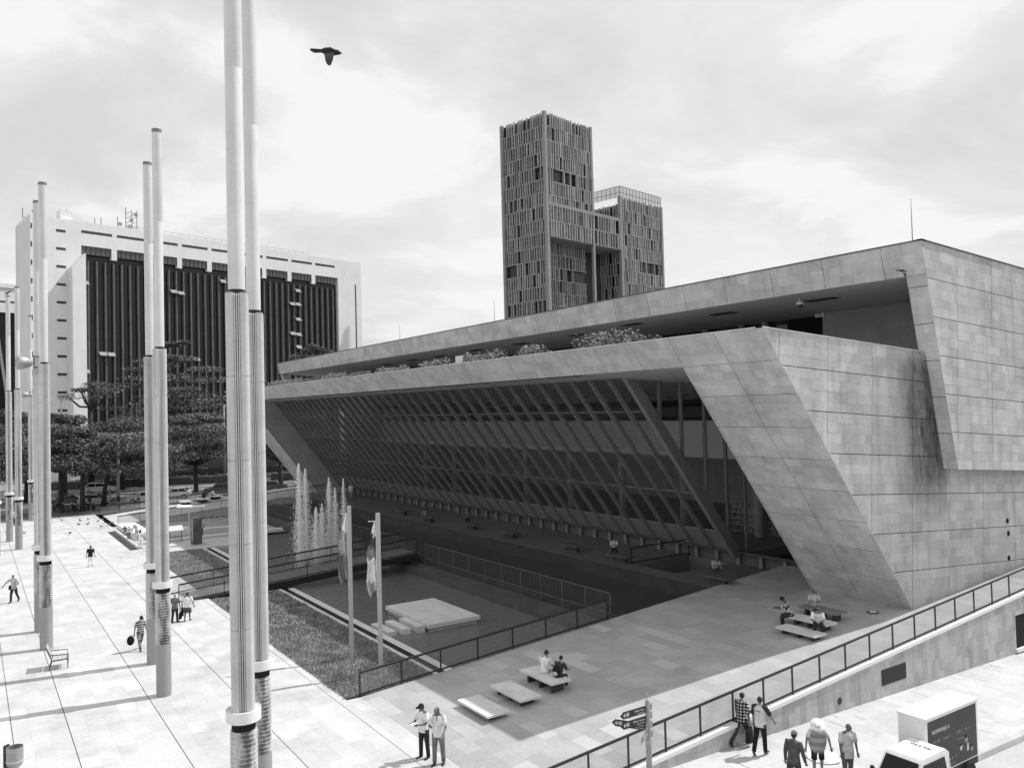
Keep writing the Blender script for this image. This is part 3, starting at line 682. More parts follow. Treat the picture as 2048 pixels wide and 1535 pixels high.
# glazed end wall of the hall, facing the gap behind the near frame
YE = YG0
mb = MB()
for px, ya, yb in ((1315,748,812),(1358,757,896),(1405,778,971),(1448,868,1050),(1485,905,1050)):
    p = atY(px, ya, YE+.1); zz0, zz1 = max(2.0, 1.7+(35.32+GO-p.x)/9.47*12.38), 12.85-.05*(p.x-fx(12.85))
    mb.box((p.x-.07,YE-.05,zz0), (p.x+.07,YE+.14,zz1))
mb.build('end_mullion', M_mul, lib)
mb = MB(); mb.face([(gxx(2.2),YE+.05,2.2),(50,YE+.05,2.2),(50,YE+.05,11.7),(gxx(12.85),YE+.05,12.8)]); mb.build('end_glass', M_gls, lib)
# hall interior: floor, mezzanine, ceiling, back wall, shelves
mb = MB(); mb.box((gxx(2.2)+.4,YE+.3,1.5), (58,98,2.0)); mb.build('hall_floor', gray('hall_floor', .28, .5, .1), lib)
mb = MB(); mb.box((44,YE+.3,7.3), (58,97,9.95)); mb.build('mezzanine', M_band, lib)
mb = MB(); mb.box((gxx(12.85)+.2,YE+.3,12.72), (58,97,12.9)); mb.build('hall_ceiling', gray('hall_ceiling', .30, .9, .05), lib)
mb = MB(); mb.box((57.6,YE+.3,2.0), (58,97,12.7)); mb.box((gxx(2.2)+.5,97.0,2.0), (58,97.2,12.7)); mb.build('hall_wall', M_int, lib)
mb = MB()
for y in range(38, 97, 7): mb.tube([(45,y,2),(45,y,7.3)], .3, 12)
mb.build('hall_column', M_int, lib)
M_book = gray('book', .5, .8, 0, rnd=.5)
for (sx, sy, n) in ((46,35.6,1),(46,39,1),(49,35.6,1)):
    sh = MB()
    for k in range(6): sh.box((sx,sy,2.0+k*.42), (sx+.4,sy+2.4,2.04+k*.42))
    sh.box((sx+.38,sy,2), (sx+.42,sy+2.4,4.14)); shelf = tag(sh.build('bookshelf', M_band), 'white shelf of books inside the hall, '+{(46,35.6):'nearest the end glass',(46,39):'second in the row behind the end glass',(49,35.6):'deepest inside the hall'}[(sx,sy)], 'bookshelf', 'bookshelves in the hall')
    bk = MB()
    for k in range(5):
        y = sy+.05
        while y < sy+2.3:
            w = random.uniform(.03,.07)
            if random.random() < .85: bk.box((sx+.05,y,2.045+k*.42), (sx+.3,y+w*.9,2.045+k*.42+random.uniform(.24,.34)), random.random())
            y += w
    tag(bk.build('books', gray('books', .45, .8, 0, tone=.6), shelf, tones=True), kind='stuff')
# soffit in the gap and inner cheek of the near frame
mb = MB(); mb.face([(fx(12.85),26.6,12.84),(50,26.6,12.84-1.3),(50,YE,12.84-1.3),(fx(12.85),YE,12.84)]); mb.build('gap_soffit', M_soff, lib)
mb = MB(); mb.box((45,26.65,1.7), (45.3,YE+.1,11.5)); mb.build('gap_wall', gray('gap_wall', .12, .9, .1), lib)
# building ends that close it towards the back
mb = MB(); mb.box((58,YB+.6,-.5), (58.5,YF,12)); mb.box((50,YB+.1,0), (50.3,YB+.6,10)); mb.build('rear_wall', M_int, lib)
# planters and greenery on the terrace
M_leaf = [gray('leaf_a', .15, .75, .35, 2, tone=.6, spec=.15), gray('leaf_b', .17, .7, .35, 2, tone=.5), gray('leaf_c', .12, .8, .35, 2, tone=.6, spec=.1)]
def leaves(mb, c, r, n, s, flat=1.0, shell=.5):
    for _ in range(n):
        while True:
            d = Vector((random.uniform(-1,1), random.uniform(-1,1), random.uniform(-1,1)))
            if shell**2 < d.length_squared*(1 if shell else 1) <= 1 or (d.length_squared <= 1 and random.random() < .25): break
        p = Vector(c)+Vector((d.x*r[0], d.y*r[1], d.z*r[2]))
        a = Vector((random.gauss(0,1), random.gauss(0,1), random.gauss(0,1)*flat)).normalized(); b_ = a.orthogonal().normalized()
        if flat < 1: b_ = a.cross(Vector((random.gauss(0,.3), random.gauss(0,.3), 1))).normalized()
        k = s*random.uniform(.6,1.3)
        mb.face([p-a*k, p+b_*k*.45, p+a*k, p-b_*k*.45], random.random())
for (pa, pb, py, hh, l) in ((540,600,745,.9,'far left end of the parapet'), (606,640,750,.7,'left of the white terrace lamp'), (648,688,744,.9,'left part of the parapet under the roof'), (705,740,742,.7,'beside the small lit window'), (752,812,735,.8,'left middle of the parapet'),
                      (840,893,724,.9,'middle of the parapet'), (922,1000,712,1.0,'right of the white panel'), (1037,1085,698,1.0,'clump between two roof vents'), (1152,1272,688,1.25,'largest clump of the row'), (1274,1310,678,.7,'dark low clump by the skylight box')):
    p0 = atX(pa, py, 27.6); p1 = atX(pb, py, 27.6); ya, yb = sorted((p0.y, p1.y))
    t = thing('planter', 'terrace planter of bright leafy shrubs, '+l, 'planter', (27.7,ya,13.3), 0, 'planters along the library parapet')
    mb = MB(); mb.box((-.3,0,0), (.4,yb-ya,.55)); mb.build('trough', M_conc, t)
    mb = MB(); n = int((yb-ya)*2.2)+2
    for i in range(n): leaves(mb, (random.uniform(-.2,.2),(i+.5)*(yb-ya)/n,.62+hh*.42+random.uniform(-.12,.12)), (.45,.5,hh*.55), 90, .11, shell=.2)
    mb.build('shrub', M_leaf[1 if hh > .75 else 2], t, tones=True)
p = atX(918, 719, 27.4); mb = MB(); mb.box((27.35,p.y-.5,13.4), (27.42,p.y+.4,p.z+.25)); tag(mb.build('white_panel', M_white), 'small white panel standing on the parapet beside the shrubs', 'panel')
# lightning rods
for px, py, X, h_ in ((1825,482,37.0,2.0),(989,640,40,1.9),(800,680,40,1.7)):
    p = atX(px, py, X); mb = MB(); mb.tube([(0,0,-.6),(0,0,h_*.5),(0,0,h_)], [.035,.025,.012], 6); o = mb.build('lightning_rod', M_steel); o.location = (p.x,p.y,p.z)
    tag(o, {1825:'lightning rod on the roof corner at the right', 989:'thin lightning rod left of the slatted tower', 800:'thin lightning rod near the white office block'}[px], 'lightning rod', 'lightning rods on the library roof')
# drains in the end wall
mb = MB()
for px, py in ((2015,1041),(2017,1066),(2018,1115)): p = atY(px, py, YB-.01); mb.tube([(p.x,YB-.02,p.z),(p.x,YB+.02,p.z)], .13, 14)
mb.build('drain_hole', gray('void', .01), lib)
# ================================================================== LIGHT MASTS ON THE PLAZA
M_base = gray('mast_base', .30, .75, .08, 1.5, .1, 40)
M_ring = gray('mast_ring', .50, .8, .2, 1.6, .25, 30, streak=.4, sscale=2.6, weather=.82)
M_tube = gray('mast_tube', .52, .55, .10, 1.2, .05, 30, streak=.30)
M_mast = gray('mast_top', .62, .55, .06, .8, .03, 30, stain=.12, streak=.12)
M_rod = gray('mast_rod', .10, .6, .2, 2)
def make_mast():
    t = thing('light_mast', 'mast', 'light mast', (0,0,0), 0, 'tall light masts on the plaza')
    mb = MB(); mb.lathe([(.288,0),(.288,2.08)], n=28); mb.build('base', M_base, t, auto=40)
    mb = MB(); prof = []; z = 2.08
    while z < 4.08:
        prof += [(.284,z),(.296,z+.012),(.296,z+.088),(.284,z+.1)]; z += .1055
    prof.append((.284,4.12)); mb.lathe(prof, n=28); mb.build('ringed_drum', M_ring, t, auto=40)
    mb = MB(); mb.lathe([(.262,4.12),(.262,4.32)], n=24); mb.build('neck', gray('void', .01), t, auto=40)
    mb = MB(); mb.lathe([(.372,4.32),(.385,4.33),(.385,4.58),(.36,4.585),(.34,4.56),(.1,4.55)], n=32); mb.build('collar', M_white, t, auto=40)
    for k in range(4):
        a = math.radians(45+90*k); c = Vector((math.cos(a)*.205, math.sin(a)*.205, 0))
        mb = MB(); pr = [(.108,4.5)]
        z = 4.5
        while z < 13.7: z = min(z+1.9, 14.0); pr += [(.108,z-.03),(.094,z-.026),(.094,z-.004),(.108,z)]
        mb.lathe(pr, c, n=14); mb.build('tube', M_tube, t, auto=40)
        a += math.radians(45)
        for s in (-.046, 0, .046):
            c = Vector((math.cos(a)*.225-math.sin(a)*s, math.sin(a)*.225+math.cos(a)*s, 0)); mb = MB(); mb.lathe([(.015,4.5),(.015,13.97)], c, n=8); mb.build('rod', M_tube, t, smooth=True)
    mb = MB(); mb.lathe([(.15,4.5),(.15,13.9)], n=12); mb.build('core', M_rod, t, smooth=True)
    mb = MB(); mb.lathe([(.16,13.92),(.16,14.1)], n=16); mb.build('joint', M_dark, t)
    mb = MB(); mb.lathe([(.19,14.08),(.19,19.2),(.184,19.22),(.19,19.24),(.19,22.9)], n=24); mb.build('tube_top', M_mast, t, auto=40)
    mb = MB(); mb.lathe([(.193,22.9),(.193,23.05),(.05,23.06)], n=24); mb.build('cap', gray('cap', .2, .7, .1), t, auto=40)
    return t
mast0 = make_mast()
masts = [((5.14,19.17),'nearest and thickest light mast, running out of the top of the picture'), ((6.55,22.75),'second nearest light mast, half hidden behind the thickest one'),
         ((6.49,35.91),'taller front mast of the pair left of the thickest mast'), ((6.95,40.8),'rear mast of the pair left of the thickest mast, behind the striped shirt man'),
         ((3.08,46.71),'light mast standing just behind the slatted plaza chair'), ((3.08,50.76),'light mast carrying a round floodlight, just behind the chair mast'),
         ((5.71,107.04),'far light mast standing at the far edge of the plaza'), ((3.53,84.21),'far light mast at the left with a dark stained drum'),
         ((3.05,90.45),'far light mast at the left with a bird on its top'), ((1.80,81.4),'light mast cut by the left edge of the picture')]
for i, ((x, y), l) in enumerate(masts):
    m = mast0 if i == 0 else copy_tree(mast0)
    m.location = (x,y,0); m.rotation_euler.z = math.atan2(-y,-x)+random.uniform(-.15,.15); m['label'] = l
def floodlight(x, y, z, rz, s, label):
    t = thing('floodlight', label, 'floodlight', (x,y,z), rz, 'floodlights clamped to the masts')
    mb = MB(); mb.rings([((-.08*s,0,0), (0,.12*s,0), (0,0,.12*s)), ((-.3*s,0,.02*s), (0,.26*s,0), (0,0,.26*s)), ((-.62*s,0,.0), (0,.33*s,0), (0,0,.33*s)), ((-.7*s,0,0), (0,.30*s,0), (0,0,.30*s))], 16); mb.build('housing', M_steel, t, auto=50)
    mb = MB(); mb.bar((0,0,-.25*s), (0,0,.35*s), .05*s); mb.bar((0,0,.3*s), (.42*s,0,.3*s), .05*s); mb.bar((0,0,-.2*s), (.42*s,0,-.2*s), .05*s); mb.build('bracket', gray('bracket', .12, .6, .1), t)
p = atY(72, 726, 50.5); floodlight(p.x-.1, p.y-.1, p.z, .25, 1.15, 'large round floodlight on the mast behind the plaza chair')
p = atY(62, 789, 105); floodlight(p.x-.1, p.y, p.z, .1, 1.0, 'small floodlight on the mast at the far edge of the plaza')
# ================================================================== FLAGPOLES
def flag(pole, tones, l, h):
    mb = MB(); n = 14; w = .85
    cols = 7
    P_ = []
    for i in range(n+1):
        f = i/n; z = h-.35-f*2.85; row = []
        for j in range(cols):
            s = j/(cols-1); spread = w*(.10+1.15*min(f,.42)) if f < .42 else w*(.58+.12*math.sin(f*9))*(1-.42*max(0, f-.6)/.4)
            row.append(Vector((-.09-s*spread, .11*math.sin(s*9+f*3)*(.4+f), z-s*.35*math.sin(min(1,f*2)*1.5))))
        P_.append(row)
    for i in range(n):
        for j in range(cols-1):
            k = i/n+.12*(j/(cols-1)); mb.cm = 0
            for q, lim in enumerate(tones):
                if k >= lim[0]: mb.cm = q
            mb.face([P_[i][j], P_[i+1][j], P_[i+1][j+1], P_[i][j+1]])
    return mb, [cloth(t[1]) for t in tones]
for (x, y, hh, l, tones) in ((14.48,35.75,6.95,'left flagpole on the lawn, the farther of the two',((0,.82),(.26,.42),(.60,.22))), (14.65,32.94,6.87,'right flagpole on the lawn, nearest the ramp railing',((0,.82),(.20,.09),(.36,.26),(.52,.72),(.86,.4)))):
    t = thing('flagpole', l, 'flagpole', (x,y,-.03), math.radians(-12), 'flagpoles on the lawn')
    mb = MB(); mb.box((-.085,-.075,0), (.085,.075,hh)); mb.build('pole', gray('pole_grey', .42, .5, .08, 2), t)
    mb = MB(); mb.bar((-.42,0,hh-.33), (-.06,0,hh-.33), .03); mb.bar((-.10,-.03,hh-.33), (-.10,-.03,hh-3.6), .022); mb.build('halyard', M_white, t)
    mb = MB(); mb.box((-.18,-.04,1.5), (-.08,.04,1.6)); mb.build('cleat', M_steel, t)
    fm_, ms = flag(t, tones, l, hh)
    fo_ = fm_.build('flag', ms, None, smooth=True); fo_.location = (x,y,-.03); fo_.rotation_euler.z = math.radians(-20)
    tag(fo_, 'limp '+('pale topped flag with two grey bands' if x < 14.6 else 'flag with five light and dark bands')+' hanging on the '+('left' if x < 14.6 else 'right')+' flagpole', 'flag', 'flags on the lawn flagpoles')
# ================================================================== WHITE OFFICE BLOCK (left)
a_ = YAW+math.radians(40.5); UB = Vector((math.sin(a_), math.cos(a_), 0)); NB = Vector((UB.y, -UB.x, 0))
ob = thing('office_block', 'long white office block with a black glass front behind the light masts', 'building', (14.39,183.31,0), math.atan2(UB.y, UB.x))
# local x along the front, y into the building (-NB), z up
M_ow = gray('office_white', .74, .7, .05, .3, .05, 10, streak=.10)
M_og = gray('office_glass', .018, .18, .3, .25, spec=.35)
M_slot = gray('slot', .06, .8, .2)
mb = MB()
mb.box((-4.7,0,-1), (4.7,4,51)); mb.box((68.4,0,-1), (76,14,51)); mb.box((4.7,0,46.2), (68.4,14,51)); mb.box((4.7,1.6,-1), (68.4,14,46.2))
mb.prism([(-4.7,0,-1),(-6.0,1.8,-1),(-6.0,1.8,49),(-4.7,0,51)], (0,1.9,0))
mb.build('walls', M_ow, ob)
mb = MB(); mb.prism([(2.1,-2.2,-1),(4.68,-2.2,-1),(4.68,-2.2,44.3),(2.1,-2.2,41.2)], (0,2.19,0)); mb.build('pier', M_ow, ob)
mb = MB(); mb.box((4.71,1.0,-1), (68.39,1.1,44.55)); mb.build('curtain_glass', M_og, ob)
for k in range(12):
    mb = MB(); mb.box((4.71,.90,42.7-k*3.55-1.25), (68.39,1.0,42.7-k*3.55-1.15)); mb.build('floor_line', gray('floor_line', .04, .5, .2), ob)
fb = MB(); fb.box((-.09,.3,-1), (.09,1.0,43.3)); fbm = fb.mesh('fin', gray('fin', .17, .6, .15, .5, streak=.3))
x = 6.2
while x < 68: link('fin', fbm, ob, Matrix.Translation((x,0,0))); x += 1.69
seg = (68.4-4.7)/9.0
wb = MB(); wb.box((0,.35,44.6), (seg-1.15,.45,46.1))
for k in range(6): wb.box((k*(seg-1.15)/5-.04,.25,43.2), (k*(seg-1.15)/5+.04,.35,46.1))
mb = MB(); mb.box((0,.3,44.55), (seg-1.1,.4,46.15)); gw = mb.mesh('top_window', gray('top_window', .10, .15, .2, .3, spec=.5))
fr_ = MB()
for k in range(7): fr_.box((k*(seg-1.1)/6-.05,.18,44.55), (k*(seg-1.1)/6+.05,.3,46.15))
fr_.box((0,.18,44.5), (seg-1.1,.3,44.6)); frm = fr_.mesh('window_frame', M_slot)
sb = MB(); sb.box((0,-.0,43.9), (1.1,.9,46.2)); sbm = sb.mesh('stub', M_ow)
sv = MB(); sv.box((0,-.02,48.75), (seg-1.0,.05,49.3)); svm = sv.mesh('slot', M_slot)
for k in range(9):
    o = link('top_window', gw, ob, Matrix.Translation((4.72+k*seg,0,0))); link('window_frame', frm, o)
    if k: link('stub', sbm, ob, Matrix.Translation((4.7+k*seg-1.1,0,0)))
    link('slot', svm, ob, Matrix.Translation((4.75+k*seg,0,0)))
sw = MB(); sw.box((0,-.03,0), (1.75,.1,.5)); swm = sw.mesh('slot', M_slot)
hd = MB(); hd.box((-.1,-.35,.5), (1.85,0,.6)); hdm = hd.mesh('ledge', M_ow)
for k in range(12): o = link('slot', swm, ob, Matrix.Translation((0,0,48.3-k*3.55)))
wsid = MB(); wsid.box((0,-.03,0), (.25,.1,1.0)); wsm = wsid.mesh('side_slot', M_slot)
for k in range(12): link('side_slot', wsm, ob, Matrix.Translation((-4.6,0,48.3-k*3.55)))
mb = MB(); mb.box((73.9,-.03,20), (74.3,.1,45)); mb.build('tall_slot', M_slot, ob)
aw = MB(); aw.prism([(0,.2,0),(1.45,.2,0),(1.45,-.5,-.75),(0,-.5,-.75)], (0,0,.06)); awm = aw.mesh('open_window', gray('open_window', .3, .2, .05))
inv = Matrix.Rotation(-ob.rotation_euler.z, 4, 'Z')
for px, py in ((170,566),(342,583),(355,586),(446,563),(207,708),(220,709),(172,743),(386,718),(598,582),(585,608),(597,609),(597,639),(584,667),(597,669),(597,694)):
    p = atP(px, py, Vector((14.39,183.31,0))-NB*.2, NB); d = inv @ (p-ob.location)
    link('open_window', awm, ob, Matrix.Translation((4.55+6.2-4.55+round((d.x-.75-6.2)/1.69)*1.69+.1,0,d.z+.4)))
rt = MB(); rt.box((1.2,1,51), (3.4,3,53)); rt.build('roof_hut', M_ow, ob)
rl = MB()
for k in range(24): rl.bar((14+k*2,.6,51), (14+k*2,.6,51.7), .06)
rl.bar((14,.6,51.7), (60,.6,51.7), .06); rl.build('roof_rail', M_steel, ob)
an = thing('antenna_mast', 'cluster of antenna masts with dishes on the white office block', 'antenna', ob.matrix_basis @ Vector((15.5,4,51)))
mb = MB()
for dx, h_, in ((-1.6,3.2),(0,5.4),(1.2,4.8),(2.2,5.0),(-6,2.6),(-4.8,2.8),(4.6,2.0)): mb.bar((dx,0,-.5), (dx,0,h_), .12)
for z in range(1, 5): mb.bar((0,0,z), (1.2,0,z+.8), .09); mb.bar((1.2,0,z), (2.2,0,z+.5), .08)
mb.build('lattice', M_rod, an)
mb = MB()
for dx, z in ((1.9,3.9),(-1.2,1.6),(.6,1.2),(1.0,2.6)): mb.rings([((dx,-.3,z),(.15,0,0),(0,0,.15)),((dx,-.55,z),(.45,0,0),(0,0,.45))], 12)
mb.build('dish', M_steel, an)
an2 = thing('antenna_mast', 'small antennas on the left end of the white office roof', 'antenna', ob.matrix_basis @ Vector((-2.5,4,50)))
mb = MB()
for dx, h_ in ((0,4.5),(.7,3.2),(4.6,3.5),(5.6,3.6),(-2,3)): mb.bar((dx,0,-2), (dx,0,h_), .13)
mb.bar((4.6,0,2.4), (6.4,0,2.4), .12); mb.bar((-.4,0,2.5), (1,0,3.2), .3); mb.build('lattice', M_rod, an2)
# dark block at the far left, and a pale one behind it
dbp = atP(0, 850, (6.0,215,0), NB)
db = thing('dark_block', 'dark glass office block with slanting fins at the left edge', 'building', (dbp.x-8*UB.x,dbp.y-8*UB.y,0), math.atan2(UB.y, UB.x))
def topz(px, py): d = ray(px, py); k = d.dot(NB); s = (Vector((6,215,0))-C0).dot(NB)/k; return CAMH+d.z*s
zt, zb_ = topz(10, 606), topz(10, 625)
mb = MB(); mb.box((-40,0,-1), (14.5,20,zb_)); mb.build('glass_front', M_og, db)
mb = MB(); mb.box((-40,-.4,zb_), (14.6,20,zt)); mb.build('parapet', M_ow, db)
mb = MB(); mb.box((-40,-.2,zt), (14.6,20,zt+.5)); mb.build('roof_edge', M_slot, db)
fb2 = MB(); fb2.prism([(0,-.5,-1),(.5,-.5,-1),(.5-4.5,-.5,zb_),(-4.5,-.5,zb_)], (0,.5,0)); fm2 = fb2.mesh('slanting_fin', gray('fin2', .3, .6, .1))
for k in range(9): link('slanting_fin', fm2, db, Matrix.Translation((-14+k*4.2,0,0)))
pbp = atP(20, 850, (10,300,0), NB); mb = MB(); d = ray(20, 570); k = (pbp.y)/d.y
mb.box((-30,0,-1), (14,20,CAMH+d.z*k)); mb.box((-30,-.4,CAMH+d.z*k-1), (14,0,CAMH+d.z*k+.3)); o = mb.build('pale_block', M_ow); o.location = (pbp.x,pbp.y,0); o.rotation_euler.z = math.atan2(UB.y, UB.x)
tag(o, 'pale flat roofed block far behind at the left edge', 'building')
# ================================================================== SLATTED TOWER
at_ = YAW+math.radians(44.5); UR = Vector((math.sin(at_), math.cos(at_), 0)); TC = Vector((131.08,179.14,0))
tw = thing('slatted_tower', 'tall twin block tower clad in concrete slats with a bridge between its blocks', 'building', TC, math.atan2(UR.y, UR.x))
# local x along the right face, y = away (along the left face direction), corner at the origin
M_sl = gray('slat', .34, .85, .15, .5, .1, 6, tone=.25)
M_tg = gray('tower_glass', .025, .25, .4, .2, spec=.4)
M_ts = gray('tower_slab', .26, .85, .12, .4)
FL = 3.62
slat = MB(); slab = MB(); glas = MB(); colm = []
def face(x0, y0, x1, y1, zlo, zhi, skip=(), seed=1, dens=1.0):
    rnd = random.Random(seed); d = Vector((x1-x0, y1-y0, 0)); Ln = d.length; d.normalize(); nn = Vector((d.y, -d.x, 0))
    nf = round((zhi-zlo)/FL); h = (zhi-zlo)/nf
    for f in range(nf):
        z = zlo+f*h; o = Vector((x0, y0, z))
        slab.obox(o+nn*.02, d*Ln, nn*-.6, (0,0,.35))
        u = .5
        while u < Ln-.4:
            w = rnd.choice((.26,.30,.34)); uc = u/Ln
            if not any(f == s[0] and s[1] <= uc <= s[2] for s in skip) or int(u/2.4) != int((u-.7)/2.4):
                dep = rnd.uniform(.35,.6); slat.obox(o+d*u+nn*rnd.uniform(.05,.25)+Vector((0,0,.12)), d*w, nn*-dep, (0,0,h-.02+rnd.uniform(-.1,.12)), rnd.random())
            u += w+rnd.choice((.50,.58,.66,.72,1.3 if rnd.random() < .5 else .6))*dens
    glas.obox(Vector((x0,y0,zlo))-nn*.75+d*.1, d*(Ln-.2), nn*-.1, (0,0,zhi-zlo))
HT, HB = 91.6, 73.7
face(0,0,20,0, 57.7,HT, skip=[(4,.08,.60)], seed=3)
face(.8,4.6,22,4.6, 0,57.5, skip=[(13,.62,1.0)], seed=4)
face(0,16.7,0,0, 0,HT, skip=[(20,.72,1.0),(13,.0,.3)], seed=5)
face(20,0,20,16.7, HB-6,HT, seed=7)
face(33,0,54.8,0, 0,HB, skip=[(14,.4,.95)], seed=9)
face(33,14,33,0, 0,HB-2, seed=11)
z0b, z1b = 57.6, 66.2
face(.6,-.35,33.2,-.35, z0b,z1b, seed=13, dens=1.4)
tag(slat.build('slats', M_sl, tw, tones=True), kind='stuff'); slab.build('floor_slabs', M_ts, tw); glas.build('glazing', M_tg, tw)
for (x, y, h_, w) in ((-.35,-.35,HT,1.0),(19.4,-.35,HT,.8),(-.4,16.1,HT,.8),(32.5,-.5,HB,1.0),(54.2,-.4,HB,.8)):
    mb = MB(); mb.box((x,y,-1), (x+w,y+w,h_+.3)); mb.build('corner_column', gray('tower_column', .28, .85, .1, .5), tw)
mb = MB(); mb.box((.9,5.5,-1), (19.2,15.9,57.3)); mb.box((.9,.8,57.8), (19.2,15.9,HT-6)); mb.box((33.8,.8,-1), (54,13.4,HB-5)); mb.box((19,8,0), (34,13,60)); mb.build('core', gray('tower_core', .06, .7, .3, .2), tw)
mb = MB(); mb.box((.6,.2,z0b-.2), (33,12,z0b)); mb.box((.6,-.4,z1b), (33,12,z1b+.9)); mb.build('bridge_slab', M_ts, tw)
gb = MB(); gb.box((22,1,HB+.2), (22.05,13,HB+4)); gb.box((33,-.1,HB+.1), (54.6,-.05,HB+3.4)); gb.box((33,-.1,HB+.1), (33.05,14,HB+3.4)); gb.box((20.2,13.9,HB-1), (33,14,HB+3.4)); gb.build('roof_glass', glass('roof_glass', .85, 1.45, .02, .12), tw)
mb = MB()
for k in range(14): mb.bar((33+k*1.66,-.1,HB), (33+k*1.66,-.1,HB+3.4), .12)
for k in range(9): mb.bar((33,k*1.7,HB), (33,k*1.7,HB+3.4), .12)
for z in (1.5,3.4): mb.bar((33,-.1,HB+z), (54.6,-.1,HB+z), .12); mb.bar((33,0,HB+z), (33,14,HB+z), .12)
mb.build('roof_frame', gray('roof_frame', .2, .6, .1), tw)
mb = MB(); mb.box((11,-2.2,27.3), (20.3,0,28.2)); mb.build('canopy', gray('canopy', .12, .7, .1), tw)
# ================================================================== TREES
M_bark = gray('bark', .05, .95, .35, 3, .6, 20)
def tree(label, px, py, H_, R_, layers, nleaf, seed, mat=0, lean=0, fork=.45, cat='tree', sparse=1.0, off=(0,0), xy=None):
    random.seed(seed); p = Vector(xy+(0,)) if xy else at(px, py)
    t = thing('tree', label, cat, (p.x,p.y,-.03), random.uniform(0,6.28), 'trees beyond the plaza')
    tr = MB(); fz = H_*fork; top = Vector((off[0],off[1],0)); c, s = math.cos(-t.rotation_euler.z), math.sin(-t.rotation_euler.z); top = Vector((top.x*c-top.y*s, top.x*s+top.y*c, 0))
    r0 = (H_*.020+.06)*(.38 if H_ > 20 else 1)
    tr.tube([(0,0,0), top*.1+Vector((.05,.03,fz*.5)), top*.3+Vector((0,0,fz))], [r0*1.3,r0,r0*.85], 9)
    cr = MB()
    for li, (zf, rf, tf) in enumerate(layers):
        nclump = max(4, int(9*rf)); z = H_*zf; rr = R_*rf
        for k in range(nclump):
            a = 6.283*k/nclump+random.uniform(-.4,.4)+li; q = random.uniform(.45,.92) if k else 0
            c_ = top+Vector((math.cos(a)*rr*q, math.sin(a)*rr*q, z+random.uniform(-.04,.04)*H_-q*q*.03*H_))
            st_ = top*.3+Vector((0,0,fz)); md = st_.lerp(c_, .5)+Vector((0,0,-.04*H_))
            tr.tube([st_, md, c_], [r0*.45,r0*.28,.03], 5, cap=False)
            leaves(cr, c_, (rr*.44, rr*.44, H_*tf*1.35), int(1.6*nleaf*sparse/nclump/len(layers)), .14+.005*H_, flat=.45, shell=.2)
    tr.build('trunk', M_bark, t, smooth=True); cr.build('crown', M_leaf[mat], t, tones=True)
    return t
tree('broad dark tree with a thick straight trunk behind the plaza edge', 166, 1021, 10.6, 6.6, [(.52,.8,.06),(.66,1,.06),(.80,.85,.06),(.93,.5,.05)], 9000, 11, 2)
tree('umbrella shaped tree with a forked trunk in front of the silver car', 207, 1012, 10.2, 7, [(.55,.7,.05),(.72,1.0,.05),(.86,.8,.05)], 8000, 12, 0, off=(2.5,0))
tree('slender young tree at the left of the parked cars', 122, 1020, 10.5, 3.6, [(.6,.9,.07),(.78,1,.06),(.93,.6,.05)], 5000, 13, 2)
tree('tall layered tree rising in front of the black glass facade', 330, 985, 25.0, 10.0, [(.46,.9,.02),(.55,1,.016),(.64,1,.016),(.73,.95,.015),(.82,.8,.014),(.90,.6,.012),(.97,.35,.012)], 10000, 14, 0, xy=(31,158))
tree('wide spreading tree with a forked trunk beside the far ramp', 392, 985, 11.6, 7.4, [(.50,.8,.05),(.64,1,.05),(.80,.9,.05),(.95,.55,.04)], 9500, 15, 0, fork=.35)
tree('pale crowned tree behind the umbrella tree', 280, 965, 12.6, 9.0, [(.55,.8,.05),(.7,1,.05),(.85,.75,.05)], 8500, 16, 1, xy=(28,150))
tree('nearly bare little tree showing above the crowns at the white pier', 158, 985, 17.5, 4.2, [(.88,1,.02),(.95,.8,.015)], 1100, 17, 0, xy=(16,146), fork=.75)
tree('forked tree seen under the leaning far end of the library', 562, 975, 12, 5.5, [(.55,.8,.05),(.72,1,.05),(.9,.6,.05)], 5000, 18, 2, fork=.33)
tree('big dark tree at the left edge behind the far masts', 30, 1000, 13, 8, [(.42,.9,.06),(.6,1,.06),(.78,.85,.06),(.92,.5,.05)], 9500, 19, 2, xy=(6.5,131))
tree('dark tree between the far masts and the slender tree', 85, 1000, 12, 6, [(.42,.9,.06),(.62,1,.06),(.8,.8,.06),(.93,.5,.05)], 7500, 20, 2, xy=(11.5,136))
tree('dark round tree far behind the wide spreading tree', 440, 960, 13.5, 8, [(.45,.9,.06),(.62,1,.06),(.8,.85,.06),(.94,.5,.05)], 7500, 21, 2, xy=(47,160))
tree('low branching tree right behind the thickest mast', 480, 960, 13, 7, [(.4,.9,.06),(.6,1,.06),(.8,.8,.06)], 7000, 22, 2, xy=(50,148))
tree('tall thin topped tree beside the far roof end of the library', 560, 960, 25.5, 5, [(.8,.8,.03),(.9,1,.03),(.97,.7,.02)], 3500, 23, 0, xy=(62,168))
tree('pale leafed tree at the far left beyond the first mast', 12, 985, 10, 5, [(.45,.9,.08),(.65,1,.08),(.85,.8,.08)], 6500, 24, 1, xy=(2.8,126))
tree('dark tree deep in the park behind the parked white truck', 200, 950, 11.5, 8, [(.3,.9,.08),(.5,1,.07),(.7,.9,.07),(.88,.6,.05)], 8000, 25, 2, xy=(20,142))
tree('dense dark tree at the right of the park below the far roof', 540, 940, 12, 9, [(.35,.9,.07),(.55,1,.07),(.75,.9,.06),(.92,.55,.05)], 7500, 26, 2, xy=(66,182))
tree('dense dark tree at the back of the road left of the office pier', 250, 930, 11.5, 10, [(.3,.9,.08),(.5,1,.08),(.72,.85,.07),(.9,.5,.05)], 7500, 27, 2, xy=(34,192))
